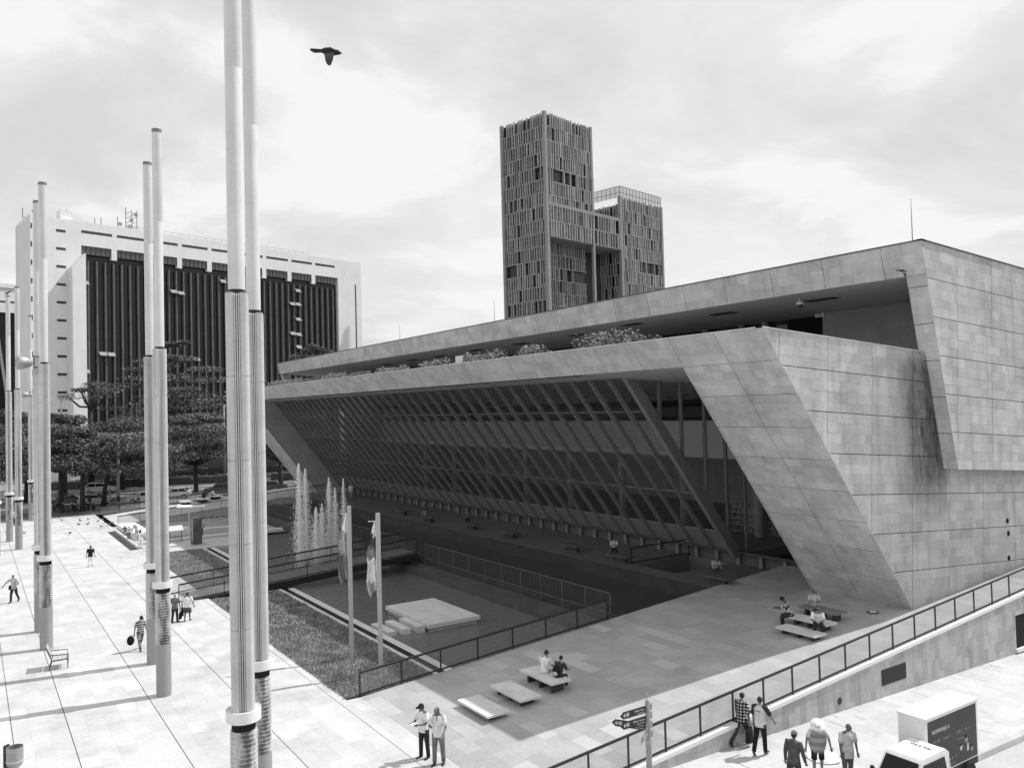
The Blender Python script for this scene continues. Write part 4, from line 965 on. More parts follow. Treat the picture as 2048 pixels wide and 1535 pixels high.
tree('dense dark tree at the back of the road before the black facade', 400, 930, 12, 11, [(.3,.9,.08),(.5,1,.08),(.72,.85,.07),(.9,.5,.05)], 8000, 28, 2, xy=(58,200))
random.seed(99)
def hedge(label, a0, a1, d, h_, w=1.6):
    mb = MB(); n = int((a1-a0)*1.3)
    mb.obox(road_pt(a0,d-.6,0), RD*(a1-a0), RNV*1.2, (0,0,h_*.8), .3)
    for i in range(n):
        p = road_pt(a0+(a1-a0)*(i+.5)/n, d+random.uniform(-.2,.2), h_*.5+random.uniform(-.1,.15)); leaves(mb, p, (.9,.8,h_*.55), 70, .15, shell=.3)
    tag(mb.build('hedge', M_leaf[2], None, tones=True), label, 'hedge', 'hedges along the road')
hedge('long clipped hedge on the road median behind the parked cars', -12, 22, 28, 1.5)
hedge('clipped hedge on the road median right of the wide tree', 24, 62, 28, 1.5)
hedge('farther clipped hedge across the main road', -20, 75, 47.5, 1.6)
hedge('hedge strip at the back of the far road', -20, 90, 69, 3.0)
for px, py, l in ((215,1003,'low dark shrub at the nose of the pale hatchback'), (135,1022,'low shrub beside the parked motorcycles'), (600,960,'low shrub beside the far road under the library end')):
    p = at(px, py); mb = MB(); leaves(mb, (p.x,p.y,.35), (1.3,.9,.45), 300, .15, shell=.2); tag(mb.build('shrub', M_leaf[0], None, tones=True), l, 'shrub', 'low shrubs by the road')
# street lamps and road posts
def lamp(label, px, py, ht, arm=True, band=False):
    p = at(px, py); t = thing('street_lamp', label, 'street lamp', (p.x,p.y,0), 0, 'street lamps by the road')
    mb = MB(); mb.tube([(0,0,0),(0,0,ht)], [.22,.13], 10); mb.build('pole', gray('lamp_pole', .26, .7, .15), t, smooth=True)
    if band: mb = MB(); mb.lathe([(.225,.9),(.22,1.5)], n=10); mb.build('band', M_dark, t)
    mb = MB(); mb.tube([(0,0,ht-.2),(.6,0,ht+.2),(1.3,0,ht+.25)], .05, 6); mb.build('arm', M_steel, t)
    mb = MB(); mb.ball((1.5,0,ht+.22), (.4,.16,.1), 8, 5); mb.build('head', M_steel, t)
lamp('grey concrete lamp pole with a dark band behind the far ramp railing', 237, 1016, 9, band=True)
lamp('lamp pole on the median left of the office pier', 124, 985, 15)
lamp('lamp pole on the median in front of the black facade', 276, 960, 14)
lamp('thin lamp pole beside the thickest mast', 450, 962, 13)
# road railing in front of the inner road
rr_ = thing('road_railing', 'low metal railing along the parking lane behind the cars', 'railing', road_pt(-14,8.4), -math.radians(18.7))
mb = MB(); mb.bar((0,0,.95), (70,0,.95), .07); mb.bar((0,0,.5), (70,0,.5), .05); mb.build('rail', M_rod, rr_)
pb = MB(); pb.box((-.05,-.05,0), (.05,.05,1)); pbm = pb.mesh('post', M_rod)
for k in range(36): link('post', pbm, rr_, Matrix.Translation((k*2,0,0)))
# ================================================================== CARS
M_tyre = gray('tyre', .02, .9, .1); M_rim = gray('rim', .4, .4, .1, metal=.5); M_cg = gray('car_glass', .012, .15, .0, spec=.25); M_lampw = gray('lamp_white', .7, .2, 0)
PROTO = {}
SHAPES = {'hatch': dict(L=3.9, prof=[(0,.35),(0,.62),(.12,.80),(.95,.92),(1.70,1.40),(3.05,1.46),(3.62,1.02),(3.86,.90),(3.9,.55),(3.86,.35)], win=[(1.12,.98),(1.74,1.34),(3.0,1.38),(3.5,1.0)]),
          'sedan': dict(L=4.4, prof=[(0,.35),(0,.62),(.12,.78),(1.15,.90),(1.95,1.38),(3.0,1.40),(3.62,1.0),(4.3,.95),(4.4,.6),(4.36,.35)], win=[(1.32,.95),(1.98,1.32),(2.95,1.33),(3.45,.98)]),
          'suv': dict(L=4.4, prof=[(0,.42),(0,.78),(.12,1.0),(1.05,1.12),(1.75,1.68),(3.7,1.72),(4.25,1.15),(4.38,1.0),(4.4,.6),(4.36,.42)], win=[(1.2,1.16),(1.8,1.60),(3.6,1.62),(4.02,1.18)]),
          'truck': dict(L=5.0, prof=[(0,.45),(0,1.0),(.1,1.15),(.5,1.2),(.95,2.0),(1.9,2.05),(1.95,1.0),(1.96,.9),(4.95,.9),(4.98,.5)], win=[(.62,1.25),(1.0,1.9),(1.75,1.92),(1.78,1.25)])}
def make_car(kind, v):
    sh = SHAPES[kind]; Ln = sh['L']; t = thing('parked_car', 'car', 'car', (0,0,0), 0, 'cars beyond the plaza')
    paint = gray('car_paint_%02d' % int(v*100), v, .25, .03, 1, spec=.5)
    hw = .84; mb = MB(); pr = sh['prof']; n = len(pr)
    def wid(z): return hw if z < 1.0 else hw-(z-1.0)*.26
    vs = [(x-Ln/2,-wid(z),z) for x, z in pr]+[(x-Ln/2,wid(z),z) for x, z in pr]
    mb.add(vs, [tuple(range(n)), tuple(range(2*n-1, n-1, -1))]+[(i, n+i, n+(i+1) % n, (i+1) % n) for i in range(n)])
    mb.build('body', paint, t, auto=28)
    w = sh['win']
    for s in (-1, 1):
        mid = (w[1][0]+w[2][0])/2
        for a, b in (((w[0],w[1]),mid-.04), (None,mid+.04)):
            if a: poly = [w[0], w[1], (b,w[1][1]), (b,w[0][1])]
            else: poly = [(b,w[0][1]), (b,w[1][1]), w[2], w[3]]
            g = MB(); g.prism([(x-Ln/2,s*(wid(z)+.004),z) for x, z in poly], (0,s*.008,0)); g.build('side_window', M_cg, t)
    def slab_(p0, p1, nm):
        (xa, za), (xb, zb2) = p0, p1; d = Vector((xb-xa,0,zb2-za)); nrm = Vector((-d.z,0,d.x)).normalized()
        if nrm.z < 0: nrm = -nrm
        a = Vector((xa-Ln/2,0,za))+d*.12+nrm*.006; b = Vector((xa-Ln/2,0,za))+d*.9+nrm*.006
        g = MB(); g.prism([a+Vector((0,-wid(a.z)+.08,0)), a+Vector((0,wid(a.z)-.08,0)), b+Vector((0,wid(b.z)-.08,0)), b+Vector((0,-wid(b.z)+.08,0))], nrm*.01); g.build(nm, M_cg, t)
    slab_(pr[3], pr[4], 'windscreen')
    if kind != 'truck': slab_(pr[6], pr[5], 'rear_window')
    for x in (.75, Ln-.8):
        for s in (-1, 1):
            o = MB(); o.tube([(x-Ln/2,s*.66,.31),(x-Ln/2,s*.86,.31)], .31, 16); wh = o.build('wheel', M_tyre, t, auto=40)
            o = MB(); o.tube([(x-Ln/2,s*.85,.31),(x-Ln/2,s*.875,.31)], .19, 12); o.build('rim', M_rim, wh)
    for s in (-1, 1):
        o = MB(); o.box((-Ln/2-.012,s*.62-.16,.62), (-Ln/2+.06,s*.62+.16,.76)); o.build('headlight', M_lampw, t)
        o = MB(); o.box((Ln/2-.06,s*.66-.12,.68), (Ln/2+.012,s*.66+.12,.88)); o.build('tail_light', gray('tail', .12, .3), t)
    for s, x in ((-1,-Ln/2-.02),(1,Ln/2-.10)):
        o = MB(); o.box((x,-.8,.36), (x+.12,.8,.55)); o.build('bumper', gray('bumper', .06, .7, .1), t)
    if kind == 'truck':
        o = MB(); o.box((-.5,-.86,.95), (2.45,.86,2.1)); o.build('cargo_box', M_white, t)
    return t
def car(px, py, kind, v, face_right, label, da=0, d=None):
    key = (kind, v)
    if key not in PROTO: PROTO[key] = make_car(kind, v); c = PROTO[key]
    else: c = copy_tree(PROTO[key])
    p = at(px, py); c.location = (p.x,p.y,0); c.rotation_euler.z = -math.radians(18.7)+(math.pi if face_right else 0)+da; c['label'] = label
car(138, 1011, 'sedan', .05, True, 'dark saloon parked at the far left behind the thick tree trunk')
car(190, 1009, 'hatch', .52, True, 'pale hatchback parked with its nose at the low shrub')
car(201, 987, 'suv', .40, True, 'silver estate driving on the lane behind the parked cars')
car(287, 1004, 'hatch', .62, False, 'pale hatchback parked behind the standing man, tail towards the lamp pole')
car(352, 996, 'hatch', .62, False, 'pale hatchback just right of the front light mast pair')
car(440, 990, 'suv', .05, False, 'black estate parked beside the thickest mast')
car(135, 966, 'truck', .75, True, 'white small truck with a square box window on the road at the left')
car(240, 957, 'sedan', .78, True, 'white saloon on the inner road behind the median hedge')
car(266, 943, 'suv', .72, True, 'white offroad car on the main road under the pale tree')
car(407, 950, 'sedan', .78, False, 'white taxi like saloon on the road right of the wide tree')
car(545, 981, 'sedan', .06, True, 'dark car seen under the leaning end of the library')
car(370, 962, 'suv', .08, False, 'black offroad car on the inner road behind the forked trunk')
car(475, 955, 'hatch', .3, False, 'grey car mostly hidden by the thickest mast')
# parked motorcycles
def moto(px, py, rz, label):
    p = at(px, py); t = thing('motorcycle', label, 'motorcycle', (p.x,p.y,0), rz, 'motorcycles under the thick tree')
    for x, nm in ((-.62,'wheel'),(.62,'wheel')):
        o = MB(); o.tube([(x,-.05,.3),(x,.05,.3)], .30, 14); o.build(nm, M_tyre, t)
    o = MB(); o.tube([(.62,0,.3),(.42,0,.85),(.36,0,1.0)], .035, 6); o.tube([(-.62,0,.3),(-.1,0,.42),(.3,0,.55)], .05, 6); o.tube([(.36,-.32,1.02),(.36,.32,1.02)], .025, 6); o.build('frame', M_rod, t)
    o = MB(); o.ball((.15,0,.74), (.27,.15,.14), 10, 6); o.build('tank', gray('tank', .12, .2), t, smooth=True)
    o = MB(); o.rings([((-.72,0,.82),(0,.1,0),(0,0,.05)),((-.3,0,.74),(0,.14,0),(0,0,.07)),((.0,0,.74),(0,.1,0),(0,0,.05))], 10); o.build('seat', M_tyre, t)
    o = MB(); o.box((-.15,-.13,.25), (.25,.13,.55)); o.build('engine', M_rod, t)
    o = MB(); o.ball((.50,0,.92), (.09,.11,.11), 8, 6); o.build('headlight', M_lampw, t)
for i, (px, py, l) in enumerate(((112,1021,'first'),(127,1022,'second'),(146,1021,'third'),(182,1019,'fourth'))): moto(px, py, 1.2+.25*i, 'parked motorcycle under the thick trunked tree, '+l+' from the left of the row')
p = at(177, 1014); mb = MB(); mb.box((-1.1,-.2,.42), (1.1,.2,.48)); mb.box((-.9,-.15,0), (-.8,.15,.42)); mb.box((.8,-.15,0), (.9,.15,.42)); o = mb.build('park_bench', M_conc); o.location = (p.x-.8,p.y-2,0); tag(o, 'low grey bench beneath the thick trunked tree', 'bench')
# ================================================================== BENCHES ON THE RAMPS
M_bench = gray('bench_stone', .60, .75, .12, 1.2, .2, 30, stain=.15)
def slab_bench(x, y, z, w, l, top, label, group, legs=True, mat=None):
    t = thing('stone_bench', label, 'bench', (x,y,0), 0, group)
    mb = MB(); mb.box((-w/2,-l/2,top-.075), (w/2,l/2,top)); mb.build('slab', mat or M_bench, t, auto=30)
    for s in (-1, 0, 1):
        mb = MB(); mb.box((-w*.28,s*l*.36-.06,RZ(x)-.1), (w*.28,s*l*.36+.06,top-.076)); mb.build('leg', gray('bench_leg', .05, .8, .2), t)
    return t
pr_ = lambda x, y: atP(x, y, (12.8,30.8,0), (-.076,0,1))
g1 = 'stone benches on the near ramp'
slab_bench(15.55, 26.0, 0, .95, 2.15, .43, 'pale stone bench lowest on the near ramp, half in the sun', g1)
slab_bench(17.05, 26.15, 0, .95, 2.15, .62, 'stone bench in the middle of the near ramp trio, empty and fully shaded', g1)
slab_bench(18.55, 26.3, 0, .95, 2.15, .88, 'stone bench highest of the near ramp trio, with the couple sitting on it', g1)
g2 = 'stone benches beside the leaning corner'
slab_bench(29.3, 22.7, 0, .8, 2.0, 1.52, 'stone bench nearest the street railing by the leaning corner', g2)
slab_bench(30.6, 23.1, 0, .8, 2.0, 1.68, 'stone bench under the two seated men beside the leaning corner', g2)
slab_bench(31.9, 23.5, 0, .8, 2.0, 1.86, 'stone bench nearest the leaning corner, under the boy in the grey shirt', g2, mat=gray('bench_dark', .2, .8, .15))
g3 = 'stone benches on the far ramp'
for i, (px, py) in enumerate(((371.5,1009),(405,1003),(431,997))):
    p = atP(px, py, (12.8,95,0), (-.076,0,1)); z = RZ(p.x)
    slab_bench(p.x, p.y, 0, 1.3, 2.4, z+.42, ('empty stone bench lowest on the far ramp','middle stone bench on the far ramp under the dark seated person','highest stone bench on the far ramp under the seated person in white')[i], g3)
g4 = 'low dark benches on the shaded walkway'
WB = [(806,1020,'farthest of the walkway benches, empty'),(858,1033,'second walkway bench from the far end, with a seated visitor'),(944,1048,'walkway bench with a seated person between two empty ones'),(1020,1063,'empty walkway bench left of the middle'),(1145,1089,'empty walkway bench before the landing railing'),(1240,1110,'walkway bench beside the landing railing, with a seated woman'),(1436,1152,'walkway bench nearest the ramp, with a seated man')]
for px, py, l in WB:
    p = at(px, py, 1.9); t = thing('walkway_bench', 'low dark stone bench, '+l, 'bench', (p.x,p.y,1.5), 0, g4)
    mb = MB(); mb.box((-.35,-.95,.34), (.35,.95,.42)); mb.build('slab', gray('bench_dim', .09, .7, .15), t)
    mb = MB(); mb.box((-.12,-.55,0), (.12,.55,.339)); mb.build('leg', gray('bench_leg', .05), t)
# ------------------------------------------------------------------ slatted plaza chair
p = at(118, 1333); sc = thing('slatted_chair', 'wide slatted plaza chair with tube armrests standing on the sunny plaza', 'chair', (p.x,p.y,0), math.radians(-6))
M_sltd = gray('chair_slat', .42, .7, .2, 4, .2, 30)
sl0 = MB(); sl0.box((-.06,-.42,-.02), (.06,.42,.02)); slm = sl0.mesh('seat_slat', M_sltd)
for k in range(4): link('seat_slat', slm, sc, Matrix.Translation((-.17+k*.15,0,.43+.01*k)))
for k in range(4): link('back_slat', slm, sc, Matrix.Translation((-.30-.05*k,0,.56+k*.14)) @ Matrix.Rotation(math.radians(72), 4, 'Y'))
for s in (-1, 1):
    mb = MB(); y = s*.45
    mb.tube([(.36,y,0),(.36,y,.42),(.34,y,.64),(-.34,y,.68)], .02, 6); mb.tube([(-.38,y,0),(-.26,y,.42),(-.5,y,1.02)], .02, 6); mb.tube([(-.3,y,.40),(.36,y,.42)], .02, 6); mb.build('side_frame', M_dark, sc)
mb = MB(); mb.tube([(.36,-.45,.4),(.36,.45,.4)], .018, 6); mb.tube([(-.3,-.45,.39),(-.3,.45,.39)], .018, 6); mb.build('cross_tube', M_dark, sc)
# ------------------------------------------------------------------ litter bin
M_binm = gray('bin_metal', .34, .35, .2, 2.5, .1, 20, metal=.5)
p = at(30, 1555); lb = thing('litter_bin', 'grey metal swinging litter bin on a dark post at the lower left corner', 'litter bin', (p.x,p.y,0), math.radians(-40))
mb = MB(); mb.box((-.32,-.10,0), (-.25,.10,1.02)); mb.build('post', M_dark, lb)
mb = MB(); mb.lathe([(.02,.30),(.12,.33),(.2,.40),(.235,.50),(.24,.56),(.24,.98),(.225,.98),(.225,.56),(.05,.40)], n=24, cap=False); mb.build('bucket', M_binm, lb, auto=40)
mb = MB(); mb.lathe([(.245,.545),(.25,.555),(.245,.565)], n=24, cap=False); mb.build('band', M_white, lb)
mb = MB(); mb.tube([(-.26,0,.85),(-.2,0,.85)], .03, 8); mb.build('pivot', M_dark, lb)
p2 = at(52, 1560); mb = MB(); mb.prism([(-.35,-.25,0),(.25,-.3,0),(.3,.2,0),(-.3,.3,0)], (0,0,.012)); o = mb.build('paper_sheet', M_white); o.location = (p2.x+.05,p2.y-.1,0); tag(o, 'white sheet of paper on the ground behind the litter bin', 'paper')
# ------------------------------------------------------------------ fingerpost
SPX, SPY = 16.06, 17.75
fp = thing('fingerpost', 'grey pedestrian fingerpost with dark direction blades in front of the street wall', 'signpost', (SPX,SPY,0))
M_post = gray('post_grey2', .27, .6, .12, 3)
mb = MB(); mb.lathe([(.085,0),(.085,1.62)], n=18); mb.build('lower_tube', M_post, fp, auto=40)
mb = MB(); mb.lathe([(.092,1.62),(.092,1.68)], n=18); mb.build('ring', M_steel, fp, auto=40)
mb = MB(); mb.lathe([(.065,1.68),(.065,2.78),(.05,2.8)], n=18); mb.build('upper_tube', M_post, fp, auto=40)
for z in (1.86, 2.12, 2.38, 2.62):
    mb = MB(); mb.box((.03,-.055,z-.09), (.125,.055,z+.09)); mb.build('clamp', M_post, fp)
mb = MB(); mb.tube([(0,0,2.8),(0,0,2.88)], .012, 6); mb.rings([((0,-.012,2.95),(.045,0,0),(0,0,.07)),((0,.012,2.95),(.045,0,0),(0,0,.07))], 14); mb.build('finial', M_steel, fp)
M_blade = gray('blade', .035, .4, .1)
def blade(az, z, ln, lines, mat=M_blade, ink=M_white, h=.20):
    d = Vector((math.cos(az), math.sin(az), 0)); up = Vector((0,0,1)); nrm = d.cross(up)
    side = -1 if nrm.dot(Vector((-SPX,-SPY,0))) > 0 else 1       # face towards the viewer's street side
    mb = MB(); o = d*.07+up*(z-h/2)
    mb.prism([o, o+d*(ln-.12), o+d*ln+up*h/2, o+d*(ln-.12)+up*h, o+up*h], nrm*.016); b = mb.build('blade', mat, fp)
    right = d*-1 if nrm.dot(Vector((-SPX,-SPY,0))) < 0 else d
    face_n = nrm if nrm.dot(Vector((-SPX,-SPY,0))) > 0 else -nrm
    right = up.cross(face_n)
    off = face_n*.02 if face_n.dot(nrm) > 0 else face_n*.003
    if face_n.dot(nrm) > 0: off = nrm*.0175
    base = d*.07+up*(z-h/2)+off
    tip_left = right.dot(d) < 0
    # text next to the post
    start = base+d*(.04)+up*(h*.52) if not tip_left else base+d*.04+up*(h*.52)
    for k, (s, sz) in enumerate(lines):
        text(s, sz, ink, b, frame(base+d*.05+up*(h*(.52-.36*k)), right, up), align='RIGHT' if tip_left else 'LEFT', ext=.001)
    a = MB(); c = base+d*(ln-.17)+up*h/2
    e_ = face_n*.002
    a.prism([c-d*.05+up*.008, c+d*.03+up*.008, c+d*.03-up*.008, c-d*.05-up*.008], e_)
    for s in (-1, 1): a.prism([c+d*.055, c+d*.055-d*.02, c-d*.005+up*s*.05, c+d*.012+up*s*.055], e_)
    a.build('arrow', ink, b)
    a = MB(); c = base+d*(ln-.32)+up*h*.28
    for q in ((0,0,.1,.012),(0,.088,.1,.012),(0,0,.012,.1),(.088,0,.012,.1),(.03,.03,.04,.04)): a.prism([c+d*q[0]+up*q[1], c+d*(q[0]+q[2])+up*q[1], c+d*(q[0]+q[2])+up*(q[1]+q[3]), c+d*q[0]+up*(q[1]+q[3])], e_)
    a.build('pictogram', ink, b)
azw = math.pi
blade(azw, 2.56, .95, [('Edificio Carré', .066), ('Carré Building', .045)])
blade(azw, 2.28, .95, [('Edificio Vásquez', .066), ('Vásquez Building', .045)])
blade(math.radians(122), 2.04, 1.02, [('Plaza Cisneros', .08), ('Civic building', .045)])
blade(math.radians(216), 1.98, .95, [('Alpujarra', .075)], mat=M_steel, ink=M_dark)
# ------------------------------------------------------------------ poster truck
TZ = pavez(23.5)-.18
pt = thing('poster_truck', 'small white truck with a tall poster box parked at the kerb', 'truck', (22.8,13.5,TZ))
hB = 2.0-TZ
mb = MB(); mb.box((0,0,.62), (2.82,.84,hB-.05)); mb.build('box', M_white, pt, auto=30)
mb = MB(); mb.box((-.03,-.03,hB-.05), (2.85,.87,hB)); mb.build('box_roof', M_white, pt)
mb = MB(); mb.box((-.008,.06,hB-1.0), (-.002,.70,hB-.16)); mb.build('front_hatch', gray('hatch', .70, .6, .04), pt)
mb = MB(); mb.box((.10,-.012,.66), (2.72,-.001,hB-.13)); pos = mb.build('poster', gray('poster_black', .02, .3, .25, 1.2), pt)
tx_ = frame((.30,-.014,hB-.52), (1,0,0), (0,0,1))
text('HOMENAJE A', .155, gray('poster_ink', .55, .5, .2, 8), pos, tx_)
def dashes(x0, z, n, h, mat, seed, w=.12):
    r = random.Random(seed); a = MB(); x = x0
    for i in range(n):
        ww = w*r.uniform(.4,1.0)
        if r.random() < .85: a.box((x,-.0145,z), (x+ww*.35,-.0125,z+h*r.uniform(.6,1))); a.box((x+ww*.3,-.0145,z+h*.2), (x+ww*.7,-.0125,z+h*r.uniform(.4,.7)))
        x += ww+.04
    return a.build('small_print', mat, pos)
M_ink2 = gray('poster_ink2', .22, .6, .4, 12)
dashes(.32, hB-.80, 8, .11, M_ink2, 1); dashes(1.45, hB-.80, 8, .11, M_ink2, 2); dashes(.45, hB-1.02, 5, .08, M_ink2, 3); dashes(1.7, hB-1.0, 5, .07, M_ink2, 4)
dashes(.40, hB-1.46, 12, .09, M_ink2, 5, .1); dashes(.55, hB-1.60, 9, .08, M_ink2, 6, .1)
for (x, z, s, v) in ((1.82,hB-1.22,.10,.50),(2.12,hB-1.05,.115,.26),(2.42,hB-1.38,.10,.30),(1.62,hB-1.98,.09,.22)):
    a = MB(); a.rings([((x,-.0127,z),(s*.72,0,0),(0,0,s)),((x,-.0147,z),(s*.72,0,0),(0,0,s))], 16); a.build('portrait', gray('face_%02d' % int(v*100), v, .6, .4, 9), pos)
    a = MB(); a.rings([((x-.01,-.0150,z+s*.62),(s*.76,0,0),(0,0,s*.46)),((x-.01,-.0160,z+s*.62),(s*.76,0,0),(0,0,s*.46))], 14); a.build('portrait_hair', gray('face_hair', .012, .6), pos)
a = MB(); a.prism([(2.16,-.0127,hB-1.19),(2.22,-.0127,hB-1.19),(2.24,-.0127,hB-1.40),(2.14,-.0127,hB-1.42)], (0,-.003,0)); a.build('shirt_front', gray('poster_ink', .55), pos)
# cab
cy0, cy1 = -.78, .44
mb = MB(); pf = [(-1.95,.35),(-1.95,.95),(-1.80,1.12),(-1.46,1.66),(-1.34,1.74),(-.20,1.76),(-.06,1.66),(-.04,.35)]
def ins(z): return 0 if z < 1.1 else (z-1.1)*.16
k = len(pf); vs = [(x,cy0+ins(z),z) for x, z in pf]+[(x,cy1-ins(z),z) for x, z in pf]
mb.add(vs, [tuple(range(k)), tuple(range(2*k-1,k-1,-1))]+[(i,k+i,k+(i+1)%k,(i+1)%k) for i in range(k)]); mb.build('cab', M_white, pt, auto=30)
d = Vector((.34,0,.54)); nn_ = Vector((-.54,0,.34)).normalized(); a0 = Vector((-1.80,0,1.12))+nn_*.006
mb = MB(); mb.prism([a0+d*.06+Vector((0,cy0+.07,0)), a0+d*.06+Vector((0,cy1-.07,0)), a0+d*.98+Vector((0,cy1-.14,0)), a0+d*.98+Vector((0,cy0+.14,0))], nn_*.008); mb.build('windscreen', M_cg, pt)
mb = MB(); mb.prism([(-1.66,cy0+.01,1.12),(-.30,cy0+.01,1.12),(-.34,cy0+.07,1.60),(-1.36,cy0+.07,1.60)], (0,-.012,0)); mb.build('side_window', M_cg, pt)
mb = MB(); mb.prism([(-1.66,cy1-.01,1.12),(-.30,cy1-.01,1.12),(-.34,cy1-.07,1.60),(-1.36,cy1-.07,1.60)], (0,.012,0)); mb.build('side_window', M_cg, pt)
text('WLS 300', .165, M_dark, pt, frame((-.62,cy1-.30,1.762), (0,-1,0), (1,0,0)))
mb = MB(); mb.ball((-1.72,cy1+.14,1.16), (.05,.09,.13), 8, 6); mb.bar((-1.70,cy1-.03,1.14), (-1.72,cy1+.12,1.14), .03); mb.build('mirror', M_dark, pt)
M_seam = gray('seam', .12, .7, .1)
mb = MB()
for x in (.02, .95, 1.9, 2.78): mb.box((x,.84,.66), (x+.012,.846,hB-.08))
mb.box((-.006,.02,hB-1.06), (-.001,.82,hB-1.045)); mb.box((-.006,.40,.66), (-.001,.412,hB-1.06)); mb.build('panel_seam', M_seam, pt)
mb = MB()
for y in (cy0-.004, cy1-.002):
    for x0, x1, z0, z1 in ((-1.70,-1.69,.45,1.12),(-.22,-.21,.45,1.64),(-1.70,-.21,.445,.455)): mb.box((x0,y,z0), (x1,y+.006,z1))
mb.build('door_seam', M_seam, pt)
mb = MB(); mb.box((-.52,cy0-.02,.98), (-.36,cy0+.002,1.02)); mb.build('door_handle', M_dark, pt)
for y in (cy0+.18, cy1-.18): mb = MB(); mb.box((-1.962,y-.11,.66), (-1.94,y+.11,.80)); mb.build('headlight', M_lampw, pt)
mb = MB(); mb.box((-2.0,cy0-.01,.36), (-1.93,cy1+.01,.54)); mb.build('bumper', M_dark, pt)
mb = MB(); mb.bar((-1.815,-.35,1.13), (-1.70,.0,1.30), .014); mb.bar((-1.815,.1,1.13), (-1.70,.36,1.30), .014); mb.build('wiper', M_dark, pt)
for x in (-1.4, .5, 2.2):
    for y in (.0, .78):
        o = MB(); o.tube([(x,y-.08,.28),(x,y+.08,.28)], .28, 14); o.build('wheel', M_tyre, pt)
mb = MB(); mb.box((-.1,.02,.40), (2.8,.82,.62)); mb.build('chassis', M_dark, pt)
# ------------------------------------------------------------------ fountain
M_drop = gray('water_spray', .92, .3, .05, spec=.6)
def jet(px, ht, seed, label, n=2600, spread=.5, double=False, y=None):
    r = random.Random(seed); p = at(px, 1100, -.25); X = 21.0; 
    d = ray(px, 1090); p = Vector((d.x/d.y*y, y, -.25))
    mb = MB(); ht *= 1.22
    for i in range(int(n*1.5)):
        z = ht*(1-r.random()**.62) if r.random() < .55 else ht*r.random()
        z = min(ht, z+r.gauss(0,.05)*ht*.6)
        if z < 0: z = -z
        w = spread*(.12+1.35*max(0,1-z/ht)**.75)*abs(r.gauss(0,.42))*(2.0 if r.random() < .10 else 1); a = r.uniform(0,6.283)
        ox = (.35*(1-abs(z/ht-.3)) if double and r.random() < .5 else 0)
        c = Vector((math.cos(a)*w+ox, math.sin(a)*w+ox*.3, z)); s = r.uniform(.009,.030)*(1.4 if r.random() < .12 else 1); sz = s*r.uniform(1,2.6)
        v = [c+Vector((s,0,0)), c+Vector((0,s,0)), c+Vector((-s,0,0)), c+Vector((0,-s,0)), c+Vector((0,0,sz)), c-Vector((0,0,sz))]
        mb.add(v, [(0,1,4),(1,2,4),(2,3,4),(3,0,4),(1,0,5),(2,1,5),(3,2,5),(0,3,5)])
    # coherent streams
    for k in range(2):
        a = r.uniform(0,6.28); mb.tube([(.05*math.cos(a),.05*math.sin(a),0),(.09*math.cos(a),.09*math.sin(a),ht*.4),(.03*math.cos(a+1),.03*math.sin(a),ht*.72)], [.014,.010,.004], 5)
    o = mb.build('fountain_jet', M_drop); o.location = p
    tag(o, label, 'fountain jet', 'fountain jets in the pool')
jet(600, 6.3, 1, 'tallest fountain jet, left one with the pointed tip', 3600, .55, y=60.5)
jet(613, 5.9, 2, 'second tallest fountain jet, leaning into the tallest one', 2600, .6, y=61.2)
jet(633, 3.7, 3, 'low fountain jet just right of the tallest pair', 2400, .5, y=59)
jet(645, 3.6, 4, 'low fountain jet in the middle of the row', 2200, .5, y=62)
jet(660, 5.2, 5, 'broad fountain jet right of the middle', 3200, .55, y=62)
jet(672, 4.4, 7, 'middle high fountain jet behind the broad one', 2200, .45, y=64)
jet(689, 5.0, 6, 'thin fountain jet farthest right behind the left flagpole', 2000, .4, y=63)
# ------------------------------------------------------------------ grass
random.seed(5)
gm_ = MB()
for (x0, x1, y0, y1, n) in ((12.15,16.42,30.9,43,34000),(12.15,16.42,43,52.6,9000),(12.15,16.42,56.1,73,6000)):
    for _ in range(n):
        x, y = random.uniform(x0,x1), random.uniform(y0,y1); h_ = random.uniform(.05,.15)*(.7+.6*math.sin(x*2.1+y*.9)**2); a = random.uniform(0,6.28); w = random.uniform(.010,.022)*(1 if y < 43 else 1.6)
        z = -.03; c, s = math.cos(a)*w, math.sin(a)*w; lx, ly = random.gauss(0,.045), random.gauss(0,.045)
        gm_.face([(x-c,y-s,z),(x+c,y+s,z),(x+lx,y+ly,z+h_)], random.random())
tag(gm_.build('grass', gray('grass_blade', .31, .8, .45, .9, tone=.6), None, tones=True), 'rough mown grass on the strip between plaza and pool', 'grass', None, 'stuff')
# ------------------------------------------------------------------ lectern and monolith in the court
p = at(352, 1085); t = thing('lectern_sign', 'tilted pale information lectern on thin legs by the dark pillar', 'lectern', (p.x,p.y,.03))
mb = MB(); mb.prism([(-.6,-.35,1.05),(.6,-.35,1.05),(.6,.35,1.42),(-.6,.35,1.42)], (0,0,.05)); mb.build('panel', gray('panel', .55, .5, .15, 6), t)
for s in (-.5, .5):
    mb = MB(); mb.bar((s,.1,0), (s,.1,1.25), .05); mb.build('leg', M_dark, t)
mb = MB(); mb.bar((-.5,.1,.45), (.5,.1,.45), .04); mb.build('crossbar', M_dark, t)
p = at(393, 1089); t = thing('pillar', 'dark square stone pillar standing on the pale path', 'pillar', (p.x,p.y,.03), math.radians(8))
mb = MB(); mb.box((-.38,-.34,0), (.38,.34,2.35)); mb.build('shaft', gray('pillar', .10, .6, .25, 2, .2, 20), t, auto=30)
mb = MB(); mb.box((-.385,-.1,.4), (-.38,-.02,2.3)); mb.build('groove', M_white, t)
mb = MB(); mb.box((-.75,-.6,-.02), (.75,.6,.05)); mb.build('foot', M_pave, t)
